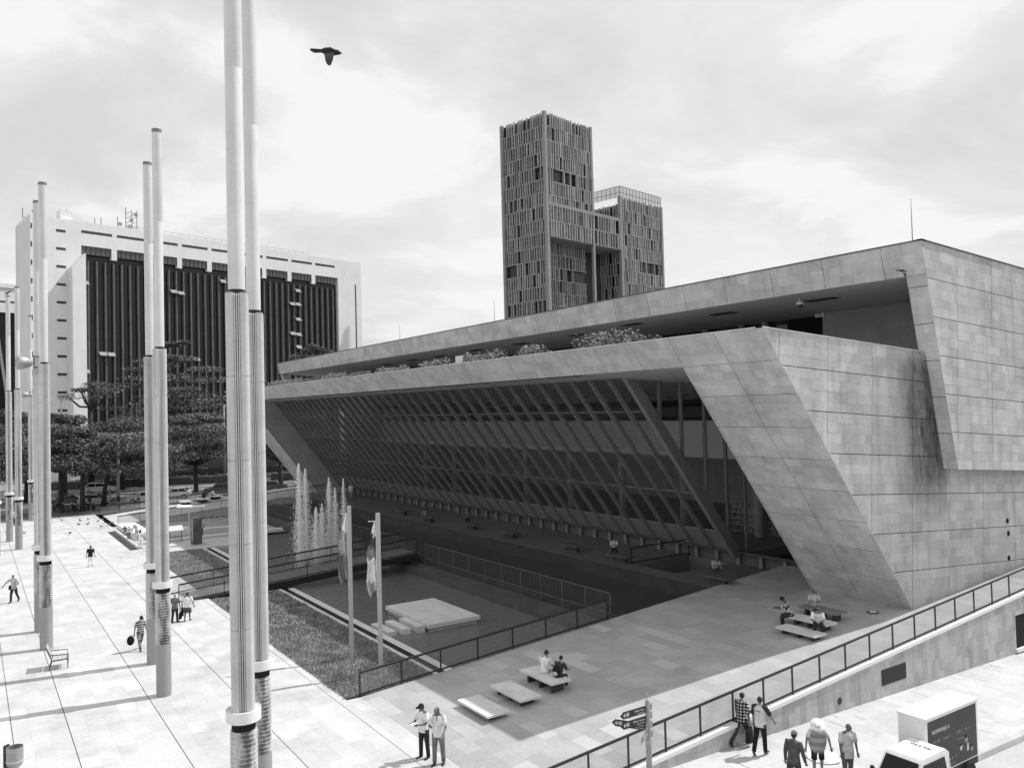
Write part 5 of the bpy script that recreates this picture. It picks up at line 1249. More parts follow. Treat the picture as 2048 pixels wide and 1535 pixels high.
p = at(340, 1078); mb = MB(); mb.bar((0,0,0), (0,0,2.9), .06); mb.prism([(-1.2,-.5,2.9),(1.3,-.5,2.75),(1.6,.5,2.8),(-.9,.5,3.0)], (0,0,.04)); o = mb.build('sun_shade', M_white); p = at(386, 1078); o.location = (p.x,p.y+1.5,0); tag(o, 'pale flat canopy on a thin post behind the dark pillar', 'canopy')
p = pr_(1746, 1224); t = thing('floor_lamp', 'round floor spotlight set in the ramp beside the leaning corner', 'floor light', (p.x,p.y,p.z))
mb = MB(); mb.lathe([(.26,0),(.26,.02),(.2,.025)], n=20); mb.build('rim', M_dark, t); mb = MB(); mb.lathe([(.16,.026),(.15,.04)], n=16); mb.build('lens', M_lampw, t)
# ================================================================== PEOPLE
SKIN = [gray('skin_a', .30, .6, .1, 8), gray('skin_b', .19, .6, .1, 8), gray('skin_c', .12, .6, .1, 8)]
HAIR = gray('hair', .02, .6, .3, 20); GREYHAIR = gray('hair_grey', .35, .7, .3, 20)
def skin_body(verts, edges, rads):
    me = bpy.data.meshes.new('b'); me.from_pydata([tuple(v) for v in verts], edges, []); o = bpy.data.objects.new('b', me); COL.objects.link(o)
    md = o.modifiers.new('s', 'SKIN'); md.use_smooth_shade = True
    for i, r in enumerate(rads): me.skin_vertices[0].data[i].radius = (r, r); me.skin_vertices[0].data[i].use_root = (i == 0)
    sb = o.modifiers.new('u', 'SUBSURF'); sb.levels = 1; sb.render_levels = 1
    dg = bpy.context.evaluated_depsgraph_get(); m2 = bpy.data.meshes.new_from_object(o.evaluated_get(dg)); bpy.data.objects.remove(o)
    mb = MB(); mb.v = [tuple(v.co) for v in m2.vertices]; mb.f = [tuple(p.vertices) for p in m2.polygons]; mb.t = [.5]*len(mb.f); mb.mi = [0]*len(mb.f)
    bpy.data.meshes.remove(m2); return mb
NP_ = [0]
def person(loc, heading, label, h=1.7, lean=0, legs=((8,2),(-8,4)), arms=((6,8,12,0),(-6,8,12,0)), legout=3, shirt=('m',.6,'short'), bottom=('trousers',.06), shoes=.04, hair='short', haircol=None, hat=None, skin=1, fat=1.0, head=(0,0), group=None, hem=.0, seat=None, collar=False, base=None, extra=None):
    """legs: (thigh forward, knee bend) right, left; arms: (forward, outward, elbow bend, inward) right, left; degrees"""
    NP_[0] += 1
    t = thing('person', label, 'person', loc, heading, group); R = math.radians
    sk = SKIN[skin]; ln = R(lean); up = Vector((0, math.sin(ln), math.cos(ln))); fw = Vector((0, math.cos(ln), -math.sin(ln))); X = Vector((1,0,0))
    hip = Vector((0,0,0)); J = {}
    lowest = 9
    for s, (th, kn), nm in ((1, legs[0], 'R'), (-1, legs[1], 'L')):
        hj = Vector((s*.052*h,0,0)); a = R(th); o = R(legout)
        kd = Vector((s*math.sin(o), math.sin(a)*math.cos(o), -math.cos(a)*math.cos(o)))*.235*h; k = hj+kd
        b = R(th-kn); an = k+Vector((s*.3*math.sin(o)*.3, math.sin(b), -math.cos(b)))*.245*h
        J['h'+nm], J['k'+nm], J['a'+nm] = hj, k, an
        fd = Vector((s*.15, 1, 0)).normalized()
        if b < R(-25): fd = Vector((s*.1, .75, -.6)).normalized()
        J['t'+nm] = an+fd*.105*h+Vector((0,0,-.022*h)); J['f'+nm] = fd; lowest = min(lowest, an.z-.042*h, J['t'+nm].z-.012*h)
    if seat is not None: lowest = -seat*1.0
    off = Vector((0,0,-lowest)); 
    for k in J:
        if k[0] != 'f': J[k] = J[k]+off
    hip = off
    T = lambda u, w=0, f=0: hip+up*(u*h)+X*(w*h)+fw*(f*h)
    for s, (sa, so_, eb, inw), nm in ((1, arms[0], 'R'), (-1, arms[1], 'L')):
        sh = T(.305, s*.108*fat); a, o = R(sa), R(so_)
        e = sh+Vector((s*math.sin(o), math.sin(a)*math.cos(o), -math.cos(a)*math.cos(o)))*.175*h
        b, i = R(sa+eb), R(inw)
        fd = Vector((-s*math.sin(i)+s*math.sin(o)*.4*(inw == 0), math.sin(b)*math.cos(i), -math.cos(b)*math.cos(i))).normalized()
        w = e+fd*.148*h; J['s'+nm], J['e'+nm], J['w'+nm], J['d'+nm] = sh, e, w, fd
    hy, hp = R(head[1]), R(head[0])
    nb = T(.345, 0, .004); hu = (up*math.cos(hp)+fw*math.sin(hp)).normalized(); hf0 = (fw*math.cos(hp)-up*math.sin(hp)).normalized(); hx = (X*math.cos(hy)-hf0*math.sin(hy)).normalized(); hf = hu.cross(hx)
    hc = nb+hu*.082*h+hf*.012*h
    # body: one skinned surface plus head and fingers joined into one mesh
    vs = [hip+up*.02*h, T(.14), T(.26), T(.325), nb, nb+hu*.04*h]; ed = [(0,1),(1,2),(2,3),(3,4),(4,5)]; rd = [.066*h*fat,.062*h*fat,.070*h*fat,.045*h,.030*h,.030*h]
    for nm in 'RL':
        b = len(vs); vs += [J['h'+nm], J['k'+nm], J['k'+nm].lerp(J['a'+nm],.35), J['a'+nm]]; rd += [.052*h*fat**.5,.034*h,.034*h,.021*h]; ed += [(0,b),(b,b+1),(b+1,b+2),(b+2,b+3)]
        b = len(vs); vs += [J['s'+nm], J['e'+nm], J['w'+nm], J['w'+nm]+J['d'+nm]*.045*h]; rd += [.032*h,.025*h,.017*h,.019*h]; ed += [(3,b),(b,b+1),(b+1,b+2),(b+2,b+3)]
    mb = skin_body(vs, ed, rd)
    mb.rings([(hc+hu*(.062*h*-math.cos(math.pi*i/8))+hf*(.006*h if i < 3 else 0), hx*max(.001,.0435*h*math.sin(math.pi*i/8)*(.86 if i < 4 else 1.0)), hf*max(.001,.054*h*math.sin(math.pi*i/8)*(.92 if i < 4 else 1.0))) for i in range(9)], 12, False)
    mb.rings([(hc+hf*.048*h+hu*.012*h, hx*.004*h, hu*.004*h), (hc+hf*.060*h-hu*.010*h, hx*.009*h, hu*.008*h), (hc+hf*.048*h-hu*.014*h, hx*.008*h, hu*.004*h)], 6)
    for s in (-1, 1):
        mb.rings([(hc+hx*s*.042*h-hf*.004*h, hf*.010*h, hu*.017*h), (hc+hx*s*.049*h-hf*.008*h, hf*.009*h, hu*.015*h)], 8)
    for nm, s in (('R',1),('L',-1)):
        d = J['d'+nm]; pw = J['w'+nm]+d*.045*h; sx = d.cross(fw if abs(d.dot(fw)) < .9 else Vector((0,0,1))).normalized(); cu = sx.cross(d)
        for q in range(4):
            b0 = pw+sx*(q-1.5)*.0095*h; l = (.040,.047,.044,.035)[q]*h
            mb.tube([b0-d*.008*h, b0+d*l*.5, b0+d*l*.92+cu*l*.3], [.0062*h,.0056*h,.004*h], 5)
        b0 = J['w'+nm]+d*.022*h+sx*.016*h*s; mb.tube([b0, b0+sx*.016*h*s+d*.012*h, b0+sx*.018*h*s+d*.032*h], [.0075*h,.0065*h,.005*h], 5)
    mb.build('body', sk, t, smooth=True)
    eyes = MB()
    for s in (-1, 1): eyes.ball(hc+hf*.0505*h+hx*s*.017*h+hu*.008*h, .0055*h, 6, 4)
    eyes.rings([(hc+hf*.052*h-hu*.028*h, hx*.014*h, hu*.003*h), (hc+hf*.0545*h-hu*.028*h, hx*.012*h, hu*.002*h)], 6); tag(eyes.build('facial_features', HAIR, t), kind='stuff')
    # shirt
    kind, v, sl = shirt
    m = MATS[v] if isinstance(v, str) else cloth(v)
    sh = MB(); f_ = fat
    hz = -.035-hem
    tr_ = [(hz,.106*f_,.082*f_),(.02,.101*f_,.076*f_),(.11,.089*f_,.068*f_),(.20,.100*f_,.074*f_),(.275,.112*f_,.070*f_),(.315,.098*f_,.055),(.338,.052,.043),(.347,.038,.040)]
    if seat is not None or abs(lean) > 15: tr_[0] = (-.02,.098*f_,.078*f_)
    sh.rings([(T(u), X*a*h, fw*b*h) for u, a, b in tr_], 16)
    for nm in 'RL':
        S_, E, Wr = J['s'+nm], J['e'+nm], J['w'+nm]; c_ = T(.29, .04*(1 if nm == 'R' else -1))
        if sl == 'short': sh.tube([c_, S_, S_.lerp(E,.55), S_.lerp(E,.82)], [.04*h,.043*h*f_**.5,.041*h,.040*h], 10)
        elif sl == 'long': sh.tube([c_, S_, S_.lerp(E,.5), E, E.lerp(Wr,.5), Wr], [.04*h,.043*h*f_**.5,.038*h,.033*h,.029*h,.025*h], 10)
    sh.build('shirt', m, t, smooth=True)
    if sl == 'raglan' or kind == 'raglan':
        rg = MB()
        for nm in 'RL': S_, E = J['s'+nm], J['e'+nm]; rg.tube([T(.315,.05*(1 if nm == 'R' else -1)), S_, S_.lerp(E,.55), S_.lerp(E,.82)], [.042*h,.047*h,.044*h,.042*h], 10)
        rg.build('sleeves', cloth(.04), t, smooth=True)
    if collar:
        cb_ = MB(); cb_.rings([(T(.335),X*.050*h,fw*.046*h),(T(.362),X*.044*h,fw*.046*h)], 14, False); cb_.prism([T(.335,-.008,.046),T(.335,.008,.046),T(.26,.006,.078),T(.26,-.006,.078)], fw*.004); cb_.build('collar', cloth(.04), t)
    # bottoms
    bk, bv = bottom[0], bottom[1]; bm_ = MATS[bv] if isinstance(bv, str) else cloth(bv); bt = MB()
    if bk in ('trousers', 'shorts'):
        bt.rings([(T(.045), X*.092*h*f_, fw*.067*h*f_), (T(-.01), X*.097*h*f_, fw*.072*h*f_), (T(-.045), X*.09*h*f_, fw*.068*h*f_), (T(-.075), X*.05*h, fw*.045*h)], 14)
        for nm in 'RL':
            H_, K, A = J['h'+nm], J['k'+nm], J['a'+nm]
            if bk == 'trousers': bt.tube([H_+Vector((0,0,.01*h)), H_.lerp(K,.35), K, K.lerp(A,.4), A], [.060*h*f_**.5,.056*h*f_**.5,.043*h,.040*h,.037*h], 10)
            else: bt.tube([H_+Vector((0,0,.01*h)), H_.lerp(K,.4), K.lerp(A,.02)], [.060*h*f_**.5,.057*h*f_**.5,.052*h], 10)
    else:
        bt.rings([(T(.05), X*.088*h*f_, fw*.066*h*f_), (T(-.04), X*.104*h*f_, fw*.082*h*f_), (T(-.21)+Vector((0,0,0)), X*.118*h*f_, fw*.10*h*f_)], 16)
    bt.build(bk, bm_, t, smooth=True)
    for nm in 'RL':
        A, fd = J['a'+nm], J['f'+nm]; so_ = MB(); sd = Vector((fd.y,-fd.x,0)).normalized(); fu = sd.cross(fd); b0 = A+Vector((0,0,-.022*h))
        so_.rings([(b0-fd*.03*h, sd*.019*h, fu*.020*h), (b0-fd*.008*h, sd*.024*h, fu*.026*h), (b0+fd*.045*h-fu*.004*h, sd*.026*h, fu*.018*h), (b0+fd*.095*h-fu*.008*h, sd*.027*h, fu*.013*h), (b0+fd*.125*h-fu*.012*h, sd*.016*h, fu*.008*h)], 10); so_.build('shoe', cloth(shoes), t, smooth=True)
    # hair and hats
    hm = haircol or HAIR; hb = MB()
    if hair in ('short', 'long', 'bun'):
        tilt = (hu-hf*.42).normalized(); fx_ = hx.cross(tilt)*-1
        hb.rings([(hc+hf*-.004*h+tilt*(.068*h*math.cos(math.pi*i/2/5)-.006*h), hx*max(.001,.0475*h*math.sin(math.pi*i/2/5)), tilt.cross(hx)*max(.001,.058*h*math.sin(math.pi*i/2/5))) for i in range(6)], 12, True)
        hb.rings([(hc-hf*.024*h-hu*.035*h, hx*.034*h, hf*.026*h), (hc-hf*.018*h+hu*.0*h, hx*.046*h, hf*.038*h), (hc-hf*.008*h+hu*.03*h, hx*.045*h, hf*.05*h)], 12)
    if hair == 'long':
        hb.rings([(hc-hf*.02*h+hu*.03*h, hx*.047*h, hf*.042*h), (hc-hf*.034*h-hu*.06*h, hx*.055*h, hf*.034*h), (hc-hf*.040*h-up*.16*h, hx*.066*h, hf*.034*h), (hc-hf*.040*h-up*.25*h, hx*.052*h, hf*.026*h), (hc-hf*.036*h-up*.29*h, hx*.02*h, hf*.012*h)], 12)
    if hair == 'bun': hb.ball(hc-hf*.06*h+hu*.02*h, .024*h, 8, 6)
    if hb.f: hb.build('hair', hm, t, smooth=True)
    if hat:
        ht = MB(); hv = hat[1]
        if hat[0] == 'cap':
            ht.rings([(hc+hu*(.018+.056*math.sin(math.pi*i/2/5))*h, hx*max(.001,.050*h*math.cos(math.pi*i/2/5)), hf*max(.001,.059*h*math.cos(math.pi*i/2/5))) for i in range(6)], 14, True)
            ht.rings([(hc+hu*.022*h+hf*.045*h, hx*.042*h, hu*.004*h), (hc+hu*.019*h+hf*.082*h, hx*.038*h, hu*.003*h), (hc+hu*.012*h+hf*.102*h, hx*.022*h, hu*.002*h)], 10)
        else:
            br_ = .125 if hat[0] == 'straw' else .095
            ht.rings([(hc+hu*.030*h, hx*br_*h, hf*br_*1.1*h), (hc+hu*.034*h, hx*br_*h, hf*br_*1.1*h), (hc+hu*.038*h, hx*.055*h, hf*.064*h), (hc+hu*.078*h, hx*.048*h, hf*.056*h), (hc+hu*.092*h, hx*.034*h, hf*.042*h), (hc+hu*.088*h, hx*.012*h, hf*.016*h)], 18)
        ht.build('hat' if hat[0] != 'cap' else 'cap', cloth(hv), t, smooth=True)
        if hat[0] != 'cap': hb2 = MB(); hb2.rings([(hc+hu*.040*h, hx*.057*h, hf*.066*h), (hc+hu*.052*h, hx*.055*h, hf*.063*h)], 18, False); hb2.build('hat_band', cloth(.05), t)
        elif len(hat) > 2: hb2 = MB(); hb2.rings([(hc+hu*.045*h+hf*.052*h, hx*.012*h, hu*.010*h), (hc+hu*.045*h+hf*.057*h, hx*.012*h, hu*.010*h)], 8); hb2.build('cap_badge', M_white, t)
    J['hc'] = hc; J['hip'] = hip; J['T'] = T; J['hu'] = hu; J['hf'] = hf; J['hx'] = hx; J['up'] = up; J['fw'] = fw
    return t, J
def world(t, v): return t.location + Matrix.Rotation(t.rotation_euler.z, 3, 'Z') @ Vector(v)
def bag(t, pt, label, size=(.28,.12,.34), v=.03, cat='bag', name='handbag', strap=.22, shape='tote'):
    p = world(t, pt); b = thing(name, label, cat, p, t.rotation_euler.z); w, d, hh = size; mb = MB()
    if shape == 'round': mb.ball((0,0,-hh/2), (w/2,d/2,hh/2), 12, 8)
    else: mb.rings([((0,0,-strap-hh), (d/2,0,0), (0,w/2,0)), ((0,0,-strap-hh*.9), (d*.55,0,0), (0,w*.52,0)), ((0,0,-strap-hh*.3), (d/2,0,0), (0,w/2,0)), ((0,0,-strap), (d*.3,0,0), (0,w*.42,0))], 12)
    mb.build('body', cloth(v), b, smooth=True)
    st_ = MB()
    if shape != 'round': st_.tube([(0,-w*.3,-strap), (0,-.03,-.03), (0,.03,-.03), (0,w*.3,-strap)], .012, 6)
    else: st_.tube([(0,0,.02),(0,.05,-.05)], .02, 6)
    st_.build('strap', cloth(v), b); return b
pattern('plaid_shirt', 'plaid', .03, .62, 3.2); pattern('striped_shirt', 'stripe', .05, .45, 2.8); pattern('camo', 'noise', .04, .26, 11); pattern('flower_shirt', 'noise', .015, .5, 10); pattern('poncho_weave', 'stripe', .20, .32, 1.3)
def toward(px1, px2): a, b = at(*px1), at(*px2); return math.atan2(b.y-a.y, b.x-a.x)-math.pi/2
pv = lambda px, py: atP(px, py, (19,19,-.05), (.022,0,1))
HD = lambda deg: math.radians(deg)-math.pi/2      # heading given as world azimuth of the facing direction
# facing directions: camera looks along azimuth 56.6 deg (from +x); towards the camera = 236
# --- plaza, two men talking
p = at(849, 1514); t, J = person((p.x,p.y,0), HD(200), 'man in a dark cap and white shirt holding papers, left of two men talking', 1.74, 3, ((3,2),(-2,4)), ((28,6,70,22),(22,8,75,25)), 4, ('m',.72,'short'), ('trousers',.035), .03, 'short', None, ('cap',.03,1), 2, head=(12,30))
pb_ = MB(); pb_.box((-.11,-.07,0), (.11,.07,.012)); o = pb_.build('papers', M_white); q = world(t, J['wR'].lerp(J['wL'],.5)+Vector((0,.10,.03))); o.location = q; o.rotation_euler.z = .4; tag(o, 'papers in the hands of the man with the dark cap', 'papers')
p = at(878, 1527); t, J = person((p.x,p.y,0), HD(225), 'man in a pale dark-collared polo shirt looking at his phone, right of two talking men', 1.82, 2, ((4,2),(-4,4)), ((30,10,78,30),(10,14,40,10)), 4, ('m',.66,'short'), ('trousers',.16), .05, 'short', None, None, 1, head=(24,10), collar=True)
ph = MB(); ph.box((-.035,-.07,0), (.035,.07,.01)); o = ph.build('phone', M_dark); q = world(t, J['wR']+J['dR']*.12+Vector((0,0,.03))); o.location = q; o.rotation_euler = (.5,0,t.rotation_euler.z); tag(o, 'mobile phone held by the man in the pale polo shirt', 'phone')
# --- plaza walkers
p = at(281, 1299); t, J = person((p.x,p.y,0), HD(285), 'man in a striped shirt, patterned trousers and cap walking with a big black bag', 1.66, 6, ((20,8),(-16,22)), ((-10,16,10,0),(14,6,20,0)), 3, ('m','striped_shirt','short'), ('trousers','camo'), .12, 'short', None, ('cap',.02,1), 1, head=(14,0))
bag(t, J['wR']+J['dR']*.08+Vector((.14,-.08,0)), 'big round black bag carried by the man in the striped shirt', (.36,.26,.46), .012, shape='round', name='duffel_bag')
p = at(375, 1241); t, J = person((p.x,p.y,0), HD(60), 'stout woman in a white blouse and dark skirt walking away towards the footbridge', 1.55, 2, ((10,2),(-8,14)), ((8,14,14,0),(-4,14,14,0)), 2, ('m',.75,'short'), ('skirt',.09), .03, 'short', None, None, 2, 1.28, hem=.03)
bag(t, J['wL']+Vector((0,.05,.12)), 'dark shoulder bag hanging at the side of the woman in the white blouse', (.26,.12,.42), .03)
p = at(350, 1244); t, J = person((p.x,p.y,0), HD(62), 'person in dark clothes with a tote bag, half hidden by a light mast', 1.55, 3, ((10,2),(-8,14)), ((4,10,10,0),(-4,10,10,0)), 2, ('m',.14,'short'), ('trousers',.035), .03, 'bun', GREYHAIR, None, 1, 1.1)
bag(t, J['wR']+J['dR']*.05, 'black tote bag in the hand of the person half hidden by the mast', (.34,.13,.36), .015, name='tote_bag')
p = at(181, 1133); person((p.x,p.y,0), HD(58), 'person in a black top and white trousers walking away across the empty plaza', 1.6, 3, ((7,2),(-7,10)), ((6,14,8,0),(-6,14,8,0)), 1, ('m',.02,'short'), ('trousers',.78), .6, 'short', None, None, 1, 1.12)
p = at(28, 1204); t, J = person((p.x,p.y,0), HD(238), 'man in a pale shirt gesturing while walking at the left edge', 1.7, 4, ((16,10),(-14,20)), ((20,50,25,0),(-5,22,60,30)), 3, ('m',.45,'short'), ('trousers',.035), .03, None, None, None, 1)
bag(t, J['hip']+Vector((.2,.05,.2)), 'small dark bag slung over the man at the left edge', (.28,.12,.24), .03, strap=.05, name='sling_bag')
p = at(281, 1097); person((p.x,p.y,0), HD(62), 'woman with very long black hair in white clothes seen from behind', 1.66, 0, ((3,0),(-3,4)), ((5,14,25,0),(5,16,30,0)), 2, ('m',.72,'short'), ('trousers',.78), .04, 'long', None, None, 1)
p = at(297, 1095); person((p.x,p.y,0), HD(75), 'man in a white hat and pale shirt half hidden behind the front mast pair', 1.68, 3, ((6,0),(-4,4)), ((8,14,15,0),(-4,10,15,0)), 3, ('m',.7,'long'), ('trousers',.03), .03, 'short', None, ('straw',.78), 1)
p = at(258, 1079); person((p.x,p.y,0), HD(70), 'child in a pale top and dark trousers at the dark channel', 1.25, 3, ((4,0),(-4,4)), ((5,28,20,0),(-5,28,20,0)), 3, ('m',.5,'short'), ('trousers',.06), .1, 'short', None, None, 1)
p = at(251, 1063, .4); person((p.x,p.y,.05), HD(250), 'dark haired child crouching in the sunken court', 1.2, 30, ((70,110),(60,105)), ((30,20,40,0),(40,20,40,0)), 8, ('m',.16,'short'), ('trousers',.2), .1, 'short', None, None, 1)
p = at(274, 1075, .1); person((p.x,p.y,.0), HD(230), 'person in a white hat bending beside the woman with long hair', 1.5, 28, ((10,6),(-4,6)), ((20,20,20,0),(30,15,30,0)), 4, ('m',.5,'long'), ('trousers',.4), .1, 'short', None, ('straw',.78), 1)
p = at(402, 1071); person((p.x,p.y,-.05), HD(75), 'man in a pale shirt and dark trousers behind the dark pillar', 1.62, 14, ((10,4),(-8,12)), ((14,8,20,0),(4,8,20,0)), 3, ('m',.62,'short'), ('trousers',.04), .03, None, None, None, 1, 1.15)
p = at(277, 1008); person((p.x,p.y,0), HD(240), 'man in a pale shirt standing in front of the parked pale hatchback', 1.7, 0, ((3,0),(-3,2)), ((30,8,70,25),(25,8,70,25)), 3, ('m',.45,'short'), ('trousers',.07), .05, 'short', None, None, 1)
p = at(179, 1013); person((p.x,p.y,0), HD(250), 'dark dressed person standing in the shade by the thick tree trunk', 1.7, 0, ((3,0),(-3,2)), ((5,8,20,0),(5,8,20,0)), 3, ('m',.05,'short'), ('trousers',.05), .05, 'short', None, None, 1)
p = at(31, 1050); person((p.x,p.y,0), HD(240), 'person in a pale top standing between the two far left masts', 1.72, 0, ((4,0),(-4,4)), ((5,10,15,0),(5,10,15,0)), 3, ('m',.6,'short'), ('trousers',.03), .03, 'short', None, None, 1)
p = atP(404, 1002, (12.8,95,0), (-.076,0,1)); person((p.x+.1,p.y-.35,RZ(p.x)), HD(60), 'dark dressed person sitting on the middle bench of the far ramp', 1.65, 22, ((82,80),(80,78)), ((40,10,50,10),(40,10,50,10)), 5, ('m',.02,'short'), ('trousers',.04), .04, 'short', None, None, 1, seat=.48, head=(20,0))
p = atP(430, 997, (12.8,95,0), (-.076,0,1)); person((p.x-.1,p.y-.2,RZ(p.x)), HD(160), 'person in a bright white shirt sitting on the highest bench of the far ramp', 1.7, 20, ((82,82),(80,80)), ((40,8,50,10),(40,8,50,10)), 4, ('m',.82,'long'), ('trousers',.05), .05, 'short', None, None, 1, seat=.48, head=(20,0))
# --- couple on the high bench (backs to the camera)
z0 = .88
person((18.62,26.45,z0-.47), HD(30), 'man in a white T-shirt sitting on the high ramp bench, left one of the couple', 1.74, 16, ((82,86),(80,84)), ((18,10,50,20),(30,14,55,20)), 5, ('m',.72,'short'), ('trousers',.26), .4, 'short', None, None, 1, seat=.49, head=(14,25))
t, J = person((18.80,25.75,z0-.47), HD(20), 'woman in dark clothes sitting on the high ramp bench, right one of the couple', 1.6, 14, ((82,84),(80,82)), ((26,10,50,15),(20,10,40,15)), 3, ('m',.05,'short'), ('trousers',.03), .7, 'bun', None, None, 1, seat=.48, head=(12,-20))
bk = thing('backpack', 'round black backpack with a pale panel on the seated woman of the bench couple', 'backpack', world(t, J['T'](.12,0,-.13)), t.rotation_euler.z)
mb = MB(); mb.ball((0,0,0), (.17,.11,.25), 12, 8); mb.build('bag_body', cloth(.02), bk, smooth=True); mb = MB(); mb.ball((0,-.05,-.06), (.12,.075,.11), 10, 6); mb.build('pocket', cloth(.55), bk, smooth=True)
# --- right hand trio beside the leaning corner
person((30.35,24.0,RZ(30.3)-.02), HD(120), 'man in a flowered dark shirt and cap sitting turned away on the middle corner bench', 1.72, 22, ((78,84),(74,80)), ((30,10,60,15),(40,10,50,15)), 8, ('m','flower_shirt','short'), ('trousers',.04), .03, 'short', None, ('cap',.02), 2, seat=.44, head=(18,0))
person((30.1,22.4,RZ(30)-.02), HD(215), 'man in a bright white polo shirt bending over a sheet on the middle corner bench', 1.74, 32, ((80,86),(78,84)), ((34,8,66,22),(34,8,66,22)), 8, ('m',.85,'short'), ('trousers',.03), .03, 'short', None, None, 1, 1.05, seat=.47, head=(26,0))
person((31.6,23.7,RZ(31.6)+.06), HD(222), 'boy in a grey T-shirt and patterned shorts sitting on the bench nearest the leaning corner', 1.68, 8, ((80,86),(76,84)), ((24,8,80,30),(24,10,80,30)), 10, ('m',.42,'short'), ('shorts','camo'), .3, 'short', None, None, 1, seat=.47, head=(6,-35))
# --- walkway sitters in the shade
for (px, py), hd, l, sv_, pv_, sk_, hm_ in (((852,1030),215,'visitor in a dark top with crossed bare arms sitting on the second walkway bench',.10,.3,1,'short'),((937,1047),230,'person in dark clothes sitting between two empty walkway benches',.12,.04,1,'short'),((1228,1108),235,'woman in a pale top and black trousers sitting beside the landing railing',.62,.02,0,'long'),((1430,1152),240,'man in a pale grey shirt bending forward on the walkway bench nearest the ramp',.40,.06,1,'short')):
    p = at(px, py, 1.55); person((p.x,p.y,1.5), HD(hd), l, 1.68, 26, ((84,86),(80,84)), ((38,8,50,15),(38,8,50,15)), 5, ('m',sv_,'short'), ('trousers',pv_), .2, hm_, None, None, sk_, seat=.45, head=(14,0))
p = at(702, 997, 1.5); person((p.x,p.y,1.5), HD(235), 'pale dressed figure standing under the far end of the library', 1.7, 0, ((3,0),(-3,2)), ((5,8,20,0),(5,8,20,0)), 3, ('m',.6,'short'), ('trousers',.3), .05, 'short', None, None, 0)
# --- street pavement group
p = pv(1484, 1489); t, J = person((p.x,p.y,pavez(p.x)), HD(12), 'man in a checked shirt striding along the wall with a black bag', 1.76, 6, ((26,6),(-24,26)), ((-6,8,10,0),(10,6,8,0)), 3, ('m','plaid_shirt','long'), ('trousers',.05), .03, 'short', None, None, 1, head=(6,0))
bag(t, J['wR']+J['dR']*.08, 'black shopping bag in the hand of the man in the checked shirt', (.42,.14,.46), .02, name='shopping_bag', strap=.12)
p = pv(1522, 1509); t, J = person((p.x,p.y,pavez(p.x)), HD(18), 'young man in a pale T-shirt with dark sleeves walking with his arm held out', 1.78, 2, ((8,4),(-12,14)), ((24,22,12,0),(4,8,12,0)), 3, ('raglan',.55,'none'), ('trousers',.02), .12, 'short', None, None, 1, head=(8,-20))
text('ROCKET', .07, cloth(.04), t, frame(J['T'](.235,-.10,-.079), (1,0,0), (0,0,1)))
p = pv(1637, 1548); t, J = person((p.x,p.y,pavez(p.x)), HD(222), 'person in a white straw hat, fringed pale poncho and black shorts', 1.66, 8, ((6,3),(-6,8)), ((10,26,14,0),(-8,30,10,0)), 4, ('m',.55,'short'), ('shorts',.025), .1, 'short', None, ('straw',.82), 1, head=(30,0))
po = MB(); T = J['T']; 
po.rings([(T(.342), J['hx']*.060*1.66, J['hf']*.060*1.66), (T(.315), Vector((.19,0,0)), Vector((0,.12,0))), (T(.24), Vector((.25,0,0)), Vector((0,.16,0))), (T(.10), Vector((.27,0,0)), Vector((0,.185,0))), (T(-.02), Vector((.235,0,0)), Vector((0,.19,0))), (T(-.09), Vector((.19,0,0)), Vector((0,.17,0)))], 20, False)
for k in range(26):
    a = 6.283*k/26; c = T(-.09)+Vector((.187*math.cos(a),.167*math.sin(a),0)); po.prism([c+Vector((-.012,0,.02)), c+Vector((.012,0,.02)), c+Vector((.004,0,-.08))], (0,.006,0))
po.build('poncho', MATS['poncho_weave'], t, smooth=True)
p = pv(1590, 1588); person((p.x,p.y,pavez(p.x)), HD(12), 'man in a dark shirt and cap cut off by the bottom edge', 1.72, 4, ((14,4),(-12,14)), ((8,10,12,0),(-6,10,12,0)), 3, ('m',.08,'long'), ('trousers',.05), .03, 'short', None, ('cap',.14), 2, 1.08)
p = pv(1697, 1562); person((p.x,p.y,pavez(p.x)), HD(245), 'bald man in a pale short sleeved shirt with arms hanging down', 1.73, 4, ((4,2),(-4,4)), ((4,8,10,0),(2,8,10,0)), 3, ('m',.50,'short'), ('trousers',.10), .04, None, None, None, 2, 1.1, head=(10,-20), hem=.06)
# tray set down on the pavement behind the poncho wearer
p = pv(1640, 1519); mb = MB(); mb.lathe([(.42,0),(.5,.02),(.52,.06),(.48,.05),(.4,.02)], n=28); o = mb.build('flat_basket', M_white); o.location = (p.x+.2,p.y,pavez(p.x)); tag(o, 'flat white round basket on the pavement behind the poncho wearer', 'basket')
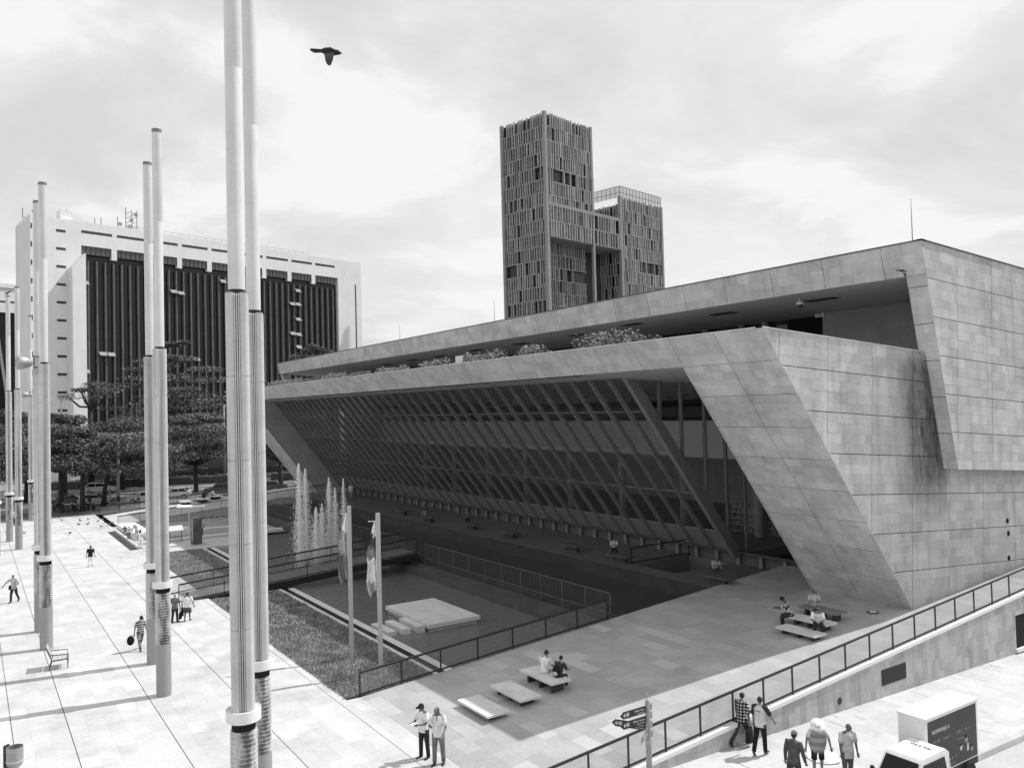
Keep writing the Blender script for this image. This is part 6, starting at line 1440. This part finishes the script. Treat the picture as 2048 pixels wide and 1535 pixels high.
# ================================================================== BIRDS
M_bird = gray('bird_black', .012, .6, .2, 20); M_bird2 = gray('bird_grey', .16, .7, .2, 20)
def flyer(px, py, dist, label, sc=1.0, flip=1):
    d = ray(px, py); pos = C0+d*dist; t = thing('flying_bird', label, 'bird', pos, 0, 'birds in flight')
    m = Matrix((CR, CU, -CF)).transposed().to_4x4(); t.rotation_euler = m.to_euler(); t.scale = (sc,sc,sc)
    # x = right in view, y = up, z = towards the viewer
    mb = MB(); mb.rings([((-.205,.02,0),(0,.012,0),(0,0,.03)),((-.16,.008,0),(0,.022,0),(0,0,.045)),((-.07,.006,0),(0,.020,0),(0,0,.03)),((-.02,.0,0),(0,.045,0),(0,0,.045)),((.05,-.005,0),(0,.055,0),(0,0,.05)),((.10,-.012,0),(0,.036,0),(0,0,.036)),((.14,-.013,0),(0,.030,0),(0,0,.028)),((.165,-.018,0),(0,.018,0),(0,0,.016)),((.185,-.027,0),(0,.003,0),(0,0,.003))], 12); mb.build('body', M_bird, t, smooth=True)
    w = MB(); P = [[(-.035,-.03,.04),(.10,-.03,.04)],[(-.005,-.10,.10),(.105,-.08,.10)],[(.012,-.17,.14),(.108,-.14,.14)],[(.035,-.22,.16),(.10,-.19,.16)],[(.065,-.245,.17),(.088,-.232,.17)]]
    for a, b in zip(P, P[1:]):
        n_ = 5
        for q in range(n_): 
            f0, f1 = q/n_, (q+1)/n_; L_ = lambda u, v, f: Vector(u).lerp(Vector(v), f)
            w.prism([L_(a[0],a[1],f0), L_(a[0],a[1],f1), L_(b[0],b[1],f1), L_(b[0],b[1],f0)], (0,0,.004))
    w.build('wing', gray('wing_dark', .03, .6, .3, 30), t)
    w = MB(); w.prism([(-.03,.03,-.04),(.05,.03,-.04),(-.02,.075,-.12),(-.07,.085,-.14),(-.072,.07,-.14)], (0,0,.004))
    for k in range(3): w.prism([(-.07+k*.016,.07,-.14),(-.062+k*.016,.07,-.14),(-.068+k*.014,.098,-.16)], (0,0,.003))
    w.build('wing', M_bird, t)
flyer(654, 103, 11, 'black bird flying high in the pale sky beside the thickest mast', 1.08)
flyer(1803, 541, 27, 'small black bird flying in front of the overhanging roof corner', .9)
random.seed(3)
PIG = [(118,1037,0),(123,1042,1),(160,1043,0),(157,1051,0),(176,1041,1),(176,1050,0),(203,1039,0),(196,1045,1),(210,1047,0),(216,1051,0),(224,1049,0),(202,1055,1),(140,1069,0),(48,1068,1),(213,1044,0)]
PL = ['black pigeon farthest left beside the slender tree trunk','grey pigeon right behind the leftmost black pigeon','black pigeon on the plaza edge below the thick tree trunk','black pigeon just nearer than the one below the thick trunk','grey pigeon in the middle of the flock, on its far side','black pigeon in the middle of the flock, on its near side','black pigeon below the flying pigeon','grey pigeon left of the pair near the dark channel','black pigeon of the pair near the dark channel, left one','black pigeon of the pair near the dark channel, right one','black pigeon nearest the corner of the far ramp railing','grey pigeon standing at the near side of the flock by the channel','black pigeon alone in the middle of the plaza','grey pigeon alone at the left between the masts','black pigeon on the far side of the pair near the channel']
for i, (px, py, g) in enumerate(PIG):
    p = at(px, py); t = thing('pigeon', '', 'pigeon', (p.x,p.y,0), random.uniform(0,6.28), 'pigeons on the far plaza')
    t['label'] = PL[i]
    m = M_bird2 if g else M_bird; s = 1.25
    mb = MB(); mb.rings([((-.20*s,0,.12*s),(0,.03*s,0),(0,0,.008*s)),((-.1*s,0,.13*s),(0,.05*s,0),(0,0,.04*s)),((0,0,.14*s),(0,.065*s,0),(0,0,.06*s)),((.07*s,0,.17*s),(0,.05*s,0),(0,0,.055*s)),((.10*s,0,.23*s),(0,.028*s,0),(0,0,.03*s)),((.125*s,0,.26*s),(0,.026*s,0),(0,0,.026*s)),((.15*s,0,.255*s),(0,.01*s,0),(0,0,.01*s)),((.175*s,0,.25*s),(0,.003*s,0),(0,0,.003*s))], 8); mb.build('body', m, t, smooth=True)
    lg_ = MB(); lg_.tube([(0,.025,0),(0,.02,.1*s)], .008, 4); lg_.tube([(.01,-.025,0),(0,-.02,.1*s)], .008, 4); lg_.build('legs', M_bird, t)
for (px, py, l) in ((206,1038,'flying pigeon taking off over the far plaza'),):
    d = at(px, py, .8); t = thing('flying_bird', l, 'bird', d, 1.0, 'birds in flight')
    mb = MB(); mb.rings([((-.25,0,0),(0,.05,0),(0,0,.01)),((0,0,0),(0,.08,0),(0,0,.07)),((.2,0,.03),(0,.02,0),(0,0,.02))], 8); mb.build('body', M_bird2, t)
    for s in (-1, 1): mb = MB(); mb.prism([(-.1,s*.06,.03),(.1,s*.06,.03),(.05,s*.5,.12),(-.08,s*.45,.12)], (0,0,.01)); mb.build('wing', M_bird, t)
# perched bird on the far left mast
p = Vector((3.05,90.45,23.06)); t = thing('perched_bird', 'dark bird perched on top of the far left mast', 'bird', p)
mb = MB(); mb.rings([((-.3,0,.12),(0,.03,0),(0,0,.02)),((-.05,0,.2),(0,.09,0),(0,0,.09)),((.1,0,.3),(0,.07,0),(0,0,.08)),((.2,0,.42),(0,.045,0),(0,0,.05)),((.32,0,.42),(0,.008,0),(0,0,.008))], 8); mb.tube([(0,.03,0),(0,.03,.15)], .012, 4); mb.tube([(0,-.03,0),(0,-.03,.15)], .012, 4); mb.build('body', M_bird, t, smooth=True)
bpy.context.view_layer.update()
